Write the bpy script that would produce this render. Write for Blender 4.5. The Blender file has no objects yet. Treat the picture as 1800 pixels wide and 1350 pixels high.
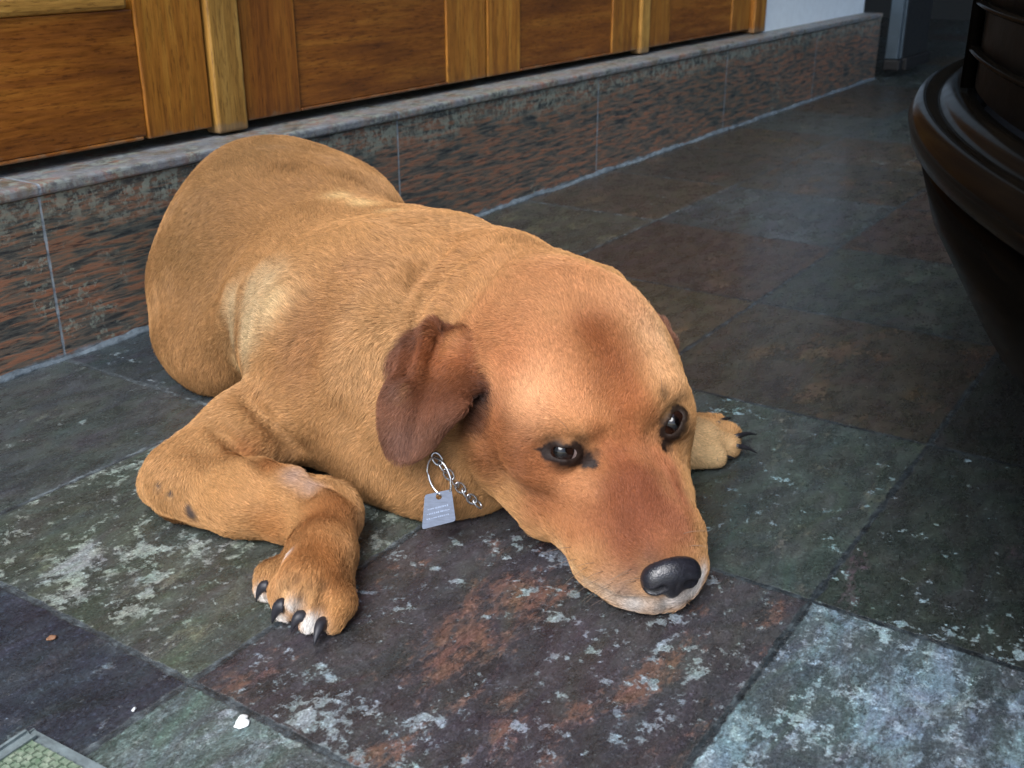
import bpy, bmesh, math, random
import numpy as np
from mathutils import Vector, Matrix

# ------------------------------------------------------------------ camera, light, exposure
SC = bpy.context.scene
COL = SC.collection
F_PX, YAW, PITCH, ROLL, CAM_H = 1944.318, -0.977064, 0.392634, -0.001491, 0.45


def cam_axes():
    cy, sy = math.cos(YAW), math.sin(YAW)
    fwd = np.array([-sy * math.cos(PITCH), cy * math.cos(PITCH), -math.sin(PITCH)])
    right = np.array([cy, sy, 0.0])
    up = np.cross(right, fwd)
    cr, sr = math.cos(ROLL), math.sin(ROLL)
    return cr * right + sr * up, -sr * right + cr * up, fwd


RT, UP, FW = cam_axes()
CAM = np.array([0.0, 0.0, CAM_H])
cd = bpy.data.cameras.new('camera')
cam = bpy.data.objects.new('camera', cd)
COL.objects.link(cam)
m = Matrix.Identity(4)
for i in range(3):
    m[i][0], m[i][1], m[i][2], m[i][3] = RT[i], UP[i], -FW[i], CAM[i]
cam.matrix_world = m
cd.sensor_width = 36.0
cd.lens = 36.0 * F_PX / 1800.0
cd.clip_start = 0.02
cd.clip_end = 400.0
cd.dof.use_dof = True
cd.dof.focus_distance = 0.86
cd.dof.aperture_fstop = 16.0
SC.camera = cam

SUN_EL, SUN_AZ = math.radians(48), math.radians(262)   # azimuth: direction the light comes from, clockwise from +Y
world = bpy.data.worlds.new('World')
SC.world = world
world.use_nodes = True
wn = world.node_tree
bg = wn.nodes['Background']
sky = wn.nodes.new('ShaderNodeTexSky')
sky.sky_type = 'NISHITA'
sky.sun_disc = False
sky.sun_elevation = SUN_EL
sky.sun_rotation = SUN_AZ
sky.air_density = 1.0
sky.dust_density = 2.0
wn.links.new(sky.outputs[0], bg.inputs[0])
bg.inputs[1].default_value = 0.13
sd = bpy.data.lights.new('sun', 'SUN')
sd.energy = 2.1
sd.angle = math.radians(38)
sd.color = (0.97, 0.98, 1.0)
sun = bpy.data.objects.new('sun', sd)
COL.objects.link(sun)
sdir = Vector((math.sin(SUN_AZ) * math.cos(SUN_EL), math.cos(SUN_AZ) * math.cos(SUN_EL), math.sin(SUN_EL)))
sun.rotation_euler = sdir.to_track_quat('Z', 'Y').to_euler()
SC.view_settings.view_transform = 'Standard'
SC.view_settings.look = 'None'
SC.view_settings.gamma = 1.0
SC.view_settings.exposure = 1.15
SC.render.engine = 'CYCLES'
SC.cycles.max_bounces = 8


# ------------------------------------------------------------------ helpers
def at(px, py, D):
    """point seen at photograph pixel (px, py) at depth D"""
    d = FW + (px - 900.0) / F_PX * RT - (py - 675.0) / F_PX * UP
    return CAM + d * D


def at_z(px, py, z):
    d = FW + (px - 900.0) / F_PX * RT - (py - 675.0) / F_PX * UP
    return CAM + d * ((z - CAM_H) / d[2])


def mpx(p):
    v = np.asarray(p) - CAM
    z = v @ FW
    return np.stack([900 + F_PX * (v @ RT) / z, 675 - F_PX * (v @ UP) / z, z], -1)


def props(o, label=None, cat=None, group=None, kind=None):
    if label: o['label'] = label
    if cat: o['category'] = cat
    if group: o['group'] = group
    if kind: o['kind'] = kind
    return o


def empty(name, loc, label=None, cat=None, group=None):
    o = bpy.data.objects.new(name, None)
    COL.objects.link(o)
    o.location = loc
    o.empty_display_size = 0.05
    return props(o, label, cat, group)


def link_mesh(name, me, mat=None, parent=None, smooth=False):
    o = bpy.data.objects.new(name, me)
    COL.objects.link(o)
    if mat: me.materials.append(mat)
    if parent is not None:
        o.parent = parent
        o.matrix_parent_inverse = parent_matrix(parent).inverted()
    if smooth:
        me.shade_smooth()
    return o


def parent_matrix(p):
    mm = Matrix.Translation(p.location) @ p.rotation_euler.to_matrix().to_4x4()
    if p.parent is not None:
        mm = parent_matrix(p.parent) @ p.matrix_parent_inverse @ mm
    return mm


def bm_obj(name, bm, mat=None, parent=None, smooth=False):
    me = bpy.data.meshes.new(name)
    bmesh.ops.recalc_face_normals(bm, faces=bm.faces)
    bm.to_mesh(me)
    bm.free()
    return link_mesh(name, me, mat, parent, smooth)


def add_box(bm, lo, hi, bevel=0.0, seg=2):
    r = bmesh.ops.create_cube(bm, size=1.0)
    vs = r['verts']
    for v in vs:
        v.co = Vector([lo[i] + (v.co[i] + 0.5) * (hi[i] - lo[i]) for i in range(3)])
    if bevel:
        es = list({e for v in vs for e in v.link_edges})
        bmesh.ops.bevel(bm, geom=es, offset=bevel, segments=seg, affect='EDGES', profile=0.5)
    return bm


def box(name, lo, hi, mat, parent=None, bevel=0.0, seg=2):
    bm = bmesh.new()
    add_box(bm, lo, hi, bevel, seg)
    return bm_obj(name, bm, mat, parent)


def lathe(bm, profile, center, a0=0.0, a1=2 * math.pi, n=96, z_tilt=0.0):
    full = abs(a1 - a0 - 2 * math.pi) < 1e-6
    rings = []
    cnt = n if full else n + 1
    for k in range(cnt):
        a = a0 + (a1 - a0) * k / n
        rings.append([bm.verts.new((center[0] + r * math.cos(a), center[1] + r * math.sin(a), center[2] + z)) for r, z in profile])
    for k in range(n if full else n):
        A, B = rings[k], rings[(k + 1) % cnt]
        for j in range(len(profile) - 1):
            bm.faces.new((A[j], B[j], B[j + 1], A[j + 1]))
    return bm


def tube(bm, pts, rad, n=8, closed=False):
    pts = [Vector(p) for p in pts]
    N = len(pts)
    rings = []
    ref = Vector((0.12, 0.33, 0.93)).normalized()
    for i, p in enumerate(pts):
        a = pts[(i - 1) % N] if (closed or i > 0) else p
        b = pts[(i + 1) % N] if (closed or i < N - 1) else p
        t = (b - a).normalized()
        u = t.cross(ref)
        if u.length < 1e-3: u = t.cross(Vector((1, 0, 0)))
        u.normalize()
        v = t.cross(u)
        rr = float(rad[i] if isinstance(rad, (list, tuple)) else rad)
        rings.append([bm.verts.new(p + rr * (math.cos(2 * math.pi * k / n) * u + math.sin(2 * math.pi * k / n) * v)) for k in range(n)])
    for i in range(N if closed else N - 1):
        A, B = rings[i], rings[(i + 1) % N]
        for k in range(n):
            bm.faces.new((A[k], A[(k + 1) % n], B[(k + 1) % n], B[k]))
    if not closed:
        bm.faces.new(rings[0][::-1])
        bm.faces.new(rings[-1])
    return bm


# node helpers
class NT:
    def __init__(self, name):
        self.mat = bpy.data.materials.new(name)
        self.mat.use_nodes = True
        self.t = self.mat.node_tree
        self.n = self.t.nodes
        self.bsdf = self.n['Principled BSDF']
        self.out = self.n['Material Output']

    def new(self, kind, **kw):
        nd = self.n.new(kind)
        for k, v in kw.items():
            setattr(nd, k, v)
        return nd

    def set(self, sock, v):
        if isinstance(v, bpy.types.NodeSocket):
            self.t.links.new(v, sock)
        elif v is not None:
            if sock.type == 'RGBA' and not hasattr(v, '__len__'): v = (v, v, v, 1)
            if sock.type == 'RGBA' and len(v) == 3: v = (*v, 1)
            sock.default_value = v

    def math(self, op, a, b=None, c=None, clamp=False):
        nd = self.new('ShaderNodeMath', operation=op, use_clamp=clamp)
        self.set(nd.inputs[0], a)
        if b is not None: self.set(nd.inputs[1], b)
        if c is not None: self.set(nd.inputs[2], c)
        return nd.outputs[0]

    def vmath(self, op, a, b=None, scale=None):
        nd = self.new('ShaderNodeVectorMath', operation=op)
        self.set(nd.inputs[0], a)
        if b is not None: self.set(nd.inputs[1], b)
        if scale is not None: self.set(nd.inputs['Scale'], scale)
        return nd.outputs[0]

    def noise(self, vec, scale=5, detail=4, rough=0.55, dist=0.0, lac=2.0, dims='3D', out=0):
        nd = self.new('ShaderNodeTexNoise', noise_dimensions=dims)
        self.set(nd.inputs['Vector'], vec)
        nd.inputs['Scale'].default_value = scale
        nd.inputs['Detail'].default_value = detail
        nd.inputs['Roughness'].default_value = rough
        nd.inputs['Lacunarity'].default_value = lac
        nd.inputs['Distortion'].default_value = dist
        return nd.outputs[out]

    def ramp(self, fac, stops, interp='LINEAR'):
        nd = self.new('ShaderNodeValToRGB')
        nd.color_ramp.interpolation = interp
        el = nd.color_ramp.elements
        while len(el) < len(stops): el.new(0.5)
        for e, (p, c) in zip(el, stops):
            e.position = p
            if not hasattr(c, '__len__'): c = (c, c, c)
            e.color = (*c[:3], 1)
        self.set(nd.inputs[0], fac)
        return nd.outputs[0]

    def mix(self, fac, a, b, blend='MIX'):
        nd = self.new('ShaderNodeMix', data_type='RGBA', blend_type=blend)
        self.set(nd.inputs[0], fac)
        self.set(nd.inputs[6], a)
        self.set(nd.inputs[7], b)
        return nd.outputs[2]

    def smooth(self, v, lo, hi, a=0.0, b=1.0):
        nd = self.new('ShaderNodeMapRange', interpolation_type='SMOOTHSTEP')
        self.set(nd.inputs[0], v)
        self.set(nd.inputs[1], lo)
        self.set(nd.inputs[2], hi)
        self.set(nd.inputs[3], a)
        self.set(nd.inputs[4], b)
        return nd.outputs[0]

    def attr(self, name, out='Color'):
        nd = self.new('ShaderNodeAttribute', attribute_name=name)
        return nd.outputs[out]

    def pos(self):
        return self.new('ShaderNodeNewGeometry').outputs['Position']

    def objco(self):
        return self.new('ShaderNodeTexCoord').outputs['Object']

    def mapping(self, vec, scale=(1, 1, 1), rot=(0, 0, 0), loc=(0, 0, 0)):
        nd = self.new('ShaderNodeMapping')
        self.set(nd.inputs[0], vec)
        nd.inputs['Location'].default_value = loc
        nd.inputs['Rotation'].default_value = rot
        nd.inputs['Scale'].default_value = scale
        return nd.outputs[0]

    def bump(self, h, strength=0.5, dist=0.002, normal=None):
        nd = self.new('ShaderNodeBump')
        nd.inputs['Strength'].default_value = strength
        nd.inputs['Distance'].default_value = dist
        self.set(nd.inputs['Height'], h)
        if normal is not None: self.set(nd.inputs['Normal'], normal)
        return nd.outputs[0]

    def fin(self, color=None, rough=None, normal=None, metal=None, spec=None):
        b = self.bsdf.inputs
        if color is not None: self.set(b['Base Color'], color)
        if rough is not None: self.set(b['Roughness'], rough)
        if normal is not None: self.set(b['Normal'], normal)
        if metal is not None: self.set(b['Metallic'], metal)
        if spec is not None: self.set(b['Specular IOR Level'], spec)
        return self.mat


def lin(r, g, b):
    f = lambda c: (c / 255 / 12.92) if c / 255 <= 0.04045 else ((c / 255 + 0.055) / 1.055) ** 2.4
    return (f(r), f(g), f(b))


# ------------------------------------------------------------------ materials of the setting
def mat_slate():
    t = NT('slate_floor')
    P = t.pos()
    luv = t.attr('tile_uv', 'Vector')
    base = t.attr('tile_a')
    second = t.attr('tile_b')
    flake = t.attr('tile_c')
    par = t.attr('tile_par', 'Vector')          # patch amount, flake amount, seed
    sp = t.new('ShaderNodeSeparateXYZ'); t.set(sp.inputs[0], par)
    amt, flk, seed = sp.outputs
    off = t.vmath('SCALE', (13.1, 7.7, 5.3), scale=seed)
    Q = t.vmath('ADD', P, off)
    # cleft direction: stretched diagonally
    Qs = t.mapping(Q, scale=(1.0, 2.1, 1.0), rot=(0, 0, math.radians(-38)))
    big = t.noise(Qs, 8, 11, 0.72, 0.15)
    mid = t.noise(Qs, 22, 9, 0.75, 0.2)
    fine = t.noise(Qs, 120, 6, 0.7, 0.3)
    speck = t.noise(Q, 330, 3, 0.6)
    shade = t.ramp(mid, [(0.3, 0.45), (0.5, 0.85), (0.72, 1.5)])
    c = t.mix(1.0, base, shade, 'MULTIPLY')
    # second tone: broad patches
    pth = t.math('SUBTRACT', 0.74, t.math('MULTIPLY', amt, 0.42))
    pm = t.smooth(t.math('ADD', t.math('MULTIPLY', big, 0.8), t.math('MULTIPLY', fine, 0.2)), pth, t.math('ADD', pth, 0.075))
    c = t.mix(pm, c, t.mix(1.0, second, t.ramp(fine, [(0.3, 0.55), (0.7, 1.35)]), 'MULTIPLY'))
    # flakes: crisp-edged light scabs, several sizes
    n2 = t.noise(t.vmath('ADD', Q, (3.3, 1.1, 9.0)), 36, 10, 0.68, 0.1)
    n2b = t.noise(t.vmath('ADD', Q, (1.3, 4.1, 2.0)), 6.5, 3, 0.5)
    v2 = t.math('ADD', t.math('MULTIPLY', n2, 0.72), t.math('MULTIPLY', n2b, 0.28))
    fth = t.math('SUBTRACT', 0.70, t.math('MULTIPLY', flk, 0.25))
    fm = t.smooth(v2, fth, t.math('ADD', fth, 0.026))
    n3 = t.noise(t.vmath('ADD', Q, (8.0, 2.0, 1.0)), 85, 8, 0.72, 0.1)
    v3 = t.math('ADD', t.math('MULTIPLY', n3, 0.75), t.math('MULTIPLY', n2b, 0.25))
    f3 = t.smooth(v3, t.math('ADD', fth, 0.0), t.math('ADD', fth, 0.02))
    fmm = t.math('MAXIMUM', fm, t.math('MULTIPLY', f3, 0.75))
    fcol = t.mix(1.0, flake, t.ramp(fine, [(0.25, 0.5), (0.55, 1.0), (0.8, 1.35)]), 'MULTIPLY')
    c = t.mix(t.math('MULTIPLY', fmm, 0.85), c, fcol)
    # rust and blue mineral tint drifting over the tile
    hue = t.noise(t.vmath('ADD', Qs, (5.0, 9.0, 4.0)), 15, 6, 0.65, 1.0, out=1)
    c = t.mix(0.22, c, t.mix(1.0, c, t.vmath('ADD', t.vmath('SCALE', hue, scale=2.4), (-0.25, -0.25, -0.25)), 'MULTIPLY'))
    # fine dark pits and pale grains
    c = t.mix(t.smooth(speck, 0.57, 0.66, 0, 0.55), c, t.mix(1.0, c, (2.1, 2.2, 2.3), 'MULTIPLY'))
    grit = t.noise(Q, 700, 3, 0.6)
    c = t.mix(1.0, c, t.ramp(grit, [(0.3, 0.62), (0.5, 0.97), (0.7, 1.45)]), 'MULTIPLY')
    c = t.mix(t.smooth(speck, 0.42, 0.34, 0, 0.55), c, t.mix(1.0, c, (0.45, 0.45, 0.45), 'MULTIPLY'))
    c = t.mix(t.smooth(fine, 0.40, 0.30, 0, 0.6), c, t.mix(1.0, c, (0.35, 0.35, 0.35), 'MULTIPLY'))
    # grout, ragged edged
    su = t.new('ShaderNodeSeparateXYZ'); t.set(su.inputs[0], luv)
    wob = t.math('MULTIPLY', t.math('SUBTRACT', t.noise(P, 42, 9, 0.75), 0.5), 0.011)
    ex = t.math('MINIMUM', su.outputs[0], t.math('SUBTRACT', su.outputs[2], su.outputs[0]))
    gw = t.attr('tile_size', 'Vector')
    sg = t.new('ShaderNodeSeparateXYZ'); t.set(sg.inputs[0], gw)
    e1 = t.math('MINIMUM', su.outputs[0], t.math('SUBTRACT', sg.outputs[0], su.outputs[0]))
    e2 = t.math('MINIMUM', su.outputs[1], t.math('SUBTRACT', sg.outputs[1], su.outputs[1]))
    e = t.math('ADD', t.math('MINIMUM', e1, e2), wob)
    gm = t.smooth(e, 0.0019, 0.0036, 1.0, 0.0)
    haze = t.smooth(e, 0.002, 0.016, 0.35, 0.0)       # cement film smeared on the edges
    gcol = t.ramp(t.noise(P, 60, 6, 0.7), [(0.35, lin(40, 44, 45)), (0.5, lin(68, 76, 80)), (0.68, lin(124, 136, 140))])
    gcol = t.mix(sg.outputs[2], t.mix(1.0, gcol, (0.22, 0.25, 0.28), 'MULTIPLY'), gcol)
    film = t.math('MULTIPLY', haze, t.smooth(t.noise(P, 24, 8, 0.7), 0.46, 0.6))
    c = t.mix(t.math('MULTIPLY', film, sg.outputs[2]), c, gcol)
    c = t.mix(gm, c, gcol)
    # relief
    h = t.math('ADD', t.math('MULTIPLY', fmm, 0.35), t.math('MULTIPLY', mid, 0.8))
    h = t.math('ADD', h, t.math('MULTIPLY', pm, 0.25))
    h = t.math('ADD', h, t.math('MULTIPLY', fine, 0.28))
    h = t.math('ADD', h, t.math('MULTIPLY', speck, 0.35))
    h = t.math('SUBTRACT', h, t.math('MULTIPLY', gm, 0.3))
    nrm = t.bump(h, 0.6, 0.003)
    rg = t.ramp(t.math('ADD', t.math('MULTIPLY', fine, 0.5), t.math('MULTIPLY', mid, 0.5)), [(0.3, 0.15), (0.7, 0.42)])
    t.bsdf.inputs['Coat Weight'].default_value = 0.20
    t.bsdf.inputs['Coat Roughness'].default_value = 0.16
    return t.fin(c, rg, nrm, spec=0.55)


def mat_riser(name='riser_slate', horizontal=False):
    t = NT(name)
    P = t.pos()
    S = (1.8, 5.0, 16.0) if not horizontal else (2.0, 6.0, 3.0)
    Qs = t.mapping(P, scale=S, rot=(0, math.radians(3), 0))
    a = t.noise(Qs, 9, 9, 0.68, 0.5)
    b = t.noise(t.vmath('ADD', Qs, (4, 4, 4)), 22, 8, 0.7, 0.4)
    big = t.noise(t.mapping(P, scale=(1, 1, 1.6)), 3.4, 4, 0.6)
    c = t.ramp(a, [(0.36, lin(50, 54, 56)), (0.45, lin(92, 92, 86)), (0.51, lin(122, 104, 88)), (0.58, lin(156, 106, 80)), (0.70, lin(112, 108, 96))])
    c = t.mix(t.smooth(big, 0.42, 0.62, 0, 0.7), c, t.mix(1.0, c, (0.62, 0.80, 0.85), 'MULTIPLY'))
    c = t.mix(t.smooth(b, 0.48, 0.38, 0, 0.75), c, lin(36, 42, 48))
    sepz = t.new('ShaderNodeSeparateXYZ'); t.set(sepz.inputs[0], P)
    z = sepz.outputs[2]
    # lime scale near the top edge
    scl = t.noise(P, 95, 8, 0.75)
    lime = t.math('MULTIPLY', t.smooth(t.math('ADD', z, t.math('MULTIPLY', t.noise(P, 11, 5, 0.7), 0.12)), 0.19, 0.24), t.smooth(scl, 0.46, 0.56))
    lime = t.math('MAXIMUM', lime, t.math('MULTIPLY', t.smooth(t.noise(t.vmath('ADD', P, (2, 5, 1)), 7, 4, 0.6), 0.56, 0.66), t.smooth(scl, 0.53, 0.62)))
    c = t.mix(t.math('MULTIPLY', lime, 0.75), c, lin(150, 160, 146))
    if horizontal:
        mould = t.smooth(t.noise(P, 16, 6, 0.65), 0.52, 0.6)
        c = t.mix(t.math('MULTIPLY', mould, 0.65), c, lin(92, 76, 40))
        dust = t.smooth(t.noise(P, 24, 7, 0.7), 0.38, 0.62, 0.08, 0.75)
        c = t.mix(dust, c, lin(128, 134, 142))
    # joints
    x = t.math('SUBTRACT', sepz.outputs[0], 0.6827)
    fx = t.math('PINGPONG', x, 0.2985)
    e = t.math('ADD', fx, t.math('MULTIPLY', t.math('SUBTRACT', t.noise(P, 60, 4, 0.6), 0.5), 0.003))
    gm = t.smooth(e, 0.0008, 0.0022, 0.9, 0.0)
    gc = t.ramp(t.noise(P, 90, 4, 0.6), [(0.35, lin(105, 118, 128)), (0.65, lin(158, 172, 180))])
    c = t.mix(gm, c, gc)
    if not horizontal:
        zz = t.math('ADD', z, t.math('MULTIPLY', t.math('SUBTRACT', t.noise(P, 30, 6, 0.7), 0.5), 0.022))
        c = t.mix(t.smooth(zz, 0.003, 0.008, 0.9, 0.0), c, t.ramp(t.noise(P, 50, 5, 0.7), [(0.35, lin(80, 92, 98)), (0.65, lin(146, 160, 170))]))
    h = t.math('ADD', t.math('MULTIPLY', a, 0.7), t.math('ADD', t.math('MULTIPLY', b, 0.5), t.math('MULTIPLY', lime, 0.3)))
    h = t.math('SUBTRACT', h, t.math('MULTIPLY', gm, 0.25))
    return t.fin(c, t.ramp(b, [(0.3, 0.3), (0.7, 0.62)]), t.bump(h, 0.5, 0.003))


def mat_wood(name, c0, c1, c2, axis='Z', stain=0.0, seed=0.0, gloss=0.33):
    t = NT(name)
    P = t.vmath('ADD', t.pos(), (seed, seed * 0.7, seed * 1.3))
    sc = {'X': (0.9, 8, 11), 'Z': (11, 8, 0.7), 'V': (7, 7, 0.9)}[axis]
    Q = t.mapping(P, scale=sc)
    g = t.noise(Q, 5.0, 7, 0.62, 0.15)
    fine = t.noise(t.mapping(P, scale=tuple(s * 5 for s in sc)), 7.0, 5, 0.68, 0.2)
    pore = t.noise(t.mapping(P, scale=tuple(s * 9 if s > 3 else s * 16 for s in sc)), 4.0, 4, 0.6)
    tone = t.noise(P, 2.2, 3, 0.5)
    c = t.ramp(g, [(0.3, c0), (0.5, c1), (0.7, c2)])
    c = t.mix(1.0, c, t.ramp(fine, [(0.25, 0.55), (0.5, 1.0), (0.75, 1.3)]), 'MULTIPLY')
    c = t.mix(t.smooth(pore, 0.44, 0.36, 0, 0.6), c, t.mix(1.0, c, (0.35, 0.3, 0.28), 'MULTIPLY'))
    c = t.mix(1.0, c, t.ramp(tone, [(0.3, 0.75), (0.7, 1.2)]), 'MULTIPLY')
    sep = t.new('ShaderNodeSeparateXYZ'); t.set(sep.inputs[0], t.pos())
    zz = t.math('ADD', sep.outputs[2], t.math('MULTIPLY', t.math('SUBTRACT', t.noise(t.pos(), 14, 5, 0.65), 0.5), 0.10))
    c = t.mix(t.smooth(zz, 0.255, 0.20, 0.0, 0.55), c, t.mix(1.0, c, (0.45, 0.40, 0.36), 'MULTIPLY'))     # darker towards the foot of the door
    zw = t.math('ADD', sep.outputs[2], t.math('MULTIPLY', t.math('SUBTRACT', t.noise(t.pos(), 50, 5, 0.7), 0.5), 0.03))
    c = t.mix(t.smooth(zw, 0.217, 0.209, 0.0, 0.55), c, lin(120, 104, 82))                       # worn lower edge
    h = t.math('ADD', t.math('MULTIPLY', fine, 0.6), t.math('MULTIPLY', pore, 0.6))
    return t.fin(c, t.ramp(fine, [(0.3, gloss), (0.7, gloss + 0.2)]), t.bump(h, 0.25, 0.0008))


def mat_simple(name, color, rough=0.5, metal=0.0, var=0.25, scale=30, bump=0.2, bd=0.001, spec=0.5):
    t = NT(name)
    P = t.pos()
    n = t.noise(P, scale, 6, 0.65)
    c = t.mix(1.0, color, t.ramp(n, [(0.3, 1 - var), (0.7, 1 + var)]), 'MULTIPLY')
    return t.fin(c, t.ramp(n, [(0.3, max(0.02, rough - 0.07)), (0.7, rough + 0.07)]), t.bump(t.noise(P, scale * 3, 5, 0.6), bump, bd), metal, spec)


M = {}
M['floor'] = mat_slate()
M['riser'] = mat_riser()
M['tread'] = mat_riser('tread_slate', True)
oak = (lin(124, 74, 24), lin(164, 106, 36), lin(190, 138, 56))
oakd = (lin(106, 60, 20), lin(138, 82, 26), lin(164, 106, 38))
oaky = (lin(146, 104, 46), lin(176, 132, 62), lin(194, 154, 82))
M['stile'] = mat_wood('oak_stile', *oak, axis='Z')
M['stile_dark'] = mat_wood('oak_stile_dark', *oakd, axis='Z', seed=3.1)
M['rail'] = mat_wood('oak_rail', *oakd, axis='X', seed=1.7)
M['trim'] = mat_wood('oak_trim', *oaky, axis='Z', seed=5.2)
M['moulding'] = mat_wood('oak_moulding', *oaky, axis='X', seed=7.9)
M['plaster'] = mat_simple('white_plaster', lin(240, 250, 253), 0.8, 0, 0.05, 40, 0.25, 0.002)
M['ceiling'] = mat_simple('porch_ceiling', lin(66, 60, 54), 0.8, 0, 0.15, 10)
M['darkwall'] = mat_simple('dark_render', lin(34, 36, 36), 0.85, 0, 0.2, 12)

# ------------------------------------------------------------------ floor
XL = [0.369 + 0.3125 * k for k in range(-24, 36)]
YL = [0.2 - 0.303 + 0.303 * k for k in range(-20, 4)]
YL = [y for y in YL if y < 0.1] + [0.2, 0.4995, 0.8033, 1.0665, 1.37, 1.67, 1.97, 2.27, 2.57]
RUST, OLIVE, GREEN = lin(98, 62, 48), lin(84, 80, 62), lin(66, 78, 74)
PURP, BLUE, PALE = lin(66, 54, 58), lin(56, 66, 74), lin(150, 172, 180)
TAN, GREY, DARK = lin(152, 144, 118), lin(104, 116, 118), lin(40, 46, 46)
OCHRE = lin(134, 112, 74)
# (x index, y index) -> base, second, flake, patch amount, flake amount, grout lightness
named = {
    (0, 0): (lin(62, 61, 64), lin(96, 74, 66), lin(138, 150, 156), 0.52, 0.52, 0.3),
    (0, -1): (lin(72, 82, 86), lin(104, 122, 132), lin(142, 162, 172), 0.62, 0.60, 0.1),  # pale blue: own tone plus sky reflection put into the colour
    (1, -1): (lin(48, 54, 52), lin(74, 66, 72), lin(136, 160, 168), 0.40, 0.45, 0.1),
    (1, 0): (lin(58, 66, 64), lin(82, 86, 78), lin(126, 152, 162), 0.45, 0.42, 0.15),
    (0, 1): (lin(70, 76, 70), lin(90, 94, 82), lin(146, 156, 148), 0.45, 0.50, 0.7),
    (-1, 1): (lin(50, 56, 64), lin(66, 68, 74), lin(92, 104, 112), 0.5, 0.40, 0.7),
    (-1, 0): (lin(80, 92, 90), lin(98, 112, 112), lin(136, 150, 152), 0.6, 0.4, 0.5),
    (0, 2): (lin(66, 72, 72), lin(86, 92, 88), lin(138, 150, 152), 0.40, 0.42, 1.0),
    (1, 2): (lin(54, 62, 66), lin(92, 106, 114), lin(132, 146, 154), 0.35, 0.35, 1.0),
    (1, 1): (lin(60, 66, 64), lin(82, 84, 74), lin(116, 128, 130), 0.4, 0.3, 0.3),
    (2, 0): (lin(54, 52, 47), lin(70, 60, 50), lin(92, 98, 96), 0.5, 0.25, 0.2),  # lowered to hold some of the shade at the right
    (2, 1): (lin(60, 56, 48), lin(80, 68, 52), lin(108, 110, 102), 0.5, 0.28, 0.1),
    (3, 0): (lin(50, 55, 53), lin(60, 66, 63), lin(88, 98, 98), 0.5, 0.2, 0.1),  # colour lowered here too, for shade on the right side
    (3, 1): (lin(56, 50, 47), lin(70, 60, 54), lin(92, 102, 106), 0.5, 0.3, 0.1),
    (4, 1): (lin(52, 56, 57), lin(62, 68, 70), lin(90, 104, 110), 0.6, 0.34, 0.4),
    (3, 2): (lin(62, 62, 56), lin(80, 80, 66), lin(108, 116, 112), 0.5, 0.3, 0.8),
    (4, 2): (lin(62, 57, 50), lin(78, 68, 56), lin(110, 116, 114), 0.5, 0.3, 0.8),
    (2, 2): (lin(58, 62, 60), lin(80, 80, 72), lin(112, 120, 118), 0.4, 0.3, 0.9),
    (2, -1): (lin(44, 47, 45), lin(58, 58, 54), lin(90, 102, 104), 0.4, 0.3, 0.1),  # darkened tone carries part of the shade on this side
}
palettes = [named[k] for k in ((1, 0), (2, 0), (3, 0), (3, 1), (4, 1), (1, 1), (0, 2), (4, 2), (2, 1))]


def build_floor():
    rnd = random.Random(4)
    me = bpy.data.meshes.new('floor')
    verts, faces, data = [], [], []
    x0 = next(i for i, v in enumerate(XL) if abs(v - 0.369) < 1e-6)
    y0 = next(i for i, v in enumerate(YL) if abs(v - 0.2) < 1e-6)
    for i in range(len(XL) - 1):
        for j in range(len(YL) - 1):
            ax, bx, ay, by = XL[i], XL[i + 1], YL[j], YL[j + 1]
            k = len(verts)
            verts += [(ax, ay, 0), (bx, ay, 0), (bx, by, 0), (ax, by, 0)]
            faces.append((k, k + 1, k + 2, k + 3))
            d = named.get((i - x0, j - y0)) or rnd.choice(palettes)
            data.append((d, (bx - ax, by - ay), rnd.random() * 9 + i * 0.7))
    me.from_pydata(verts, [], faces)
    me.attributes.new('tile_uv', 'FLOAT_VECTOR', 'CORNER')
    me.attributes.new('tile_a', 'FLOAT_COLOR', 'CORNER')
    me.attributes.new('tile_b', 'FLOAT_COLOR', 'CORNER')
    me.attributes.new('tile_c', 'FLOAT_COLOR', 'CORNER')
    me.attributes.new('tile_par', 'FLOAT_VECTOR', 'CORNER')
    me.attributes.new('tile_size', 'FLOAT_VECTOR', 'CORNER')
    uv, ta, tb, tc, tp, ts = [me.attributes[n] for n in ('tile_uv', 'tile_a', 'tile_b', 'tile_c', 'tile_par', 'tile_size')]
    for f, (d, s, seed) in enumerate(data):
        for c in range(4):
            q = f * 4 + c
            uv.data[q].vector = [(0, 0, 0), (s[0], 0, 0), (s[0], s[1], 0), (0, s[1], 0)][c]
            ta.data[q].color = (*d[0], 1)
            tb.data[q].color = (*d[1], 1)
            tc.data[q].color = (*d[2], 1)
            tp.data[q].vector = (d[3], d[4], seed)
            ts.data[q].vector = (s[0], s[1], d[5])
    o = link_mesh('floor', me, M['floor'])
    props(o, 'multicoloured slate tile floor with grey grout lines', 'floor', kind='structure')
    # ground beyond the paving
    bm = bmesh.new()
    bmesh.ops.create_grid(bm, x_segments=8, y_segments=8, size=150)
    for v in bm.verts: v.co.z = -0.012
    props(bm_obj('ground', bm, mat_simple('garden_ground', lin(70, 78, 60), 0.9, 0, 0.4, 2)), 'dark ground beyond the paved porch', 'ground', kind='structure')


build_floor()

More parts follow.
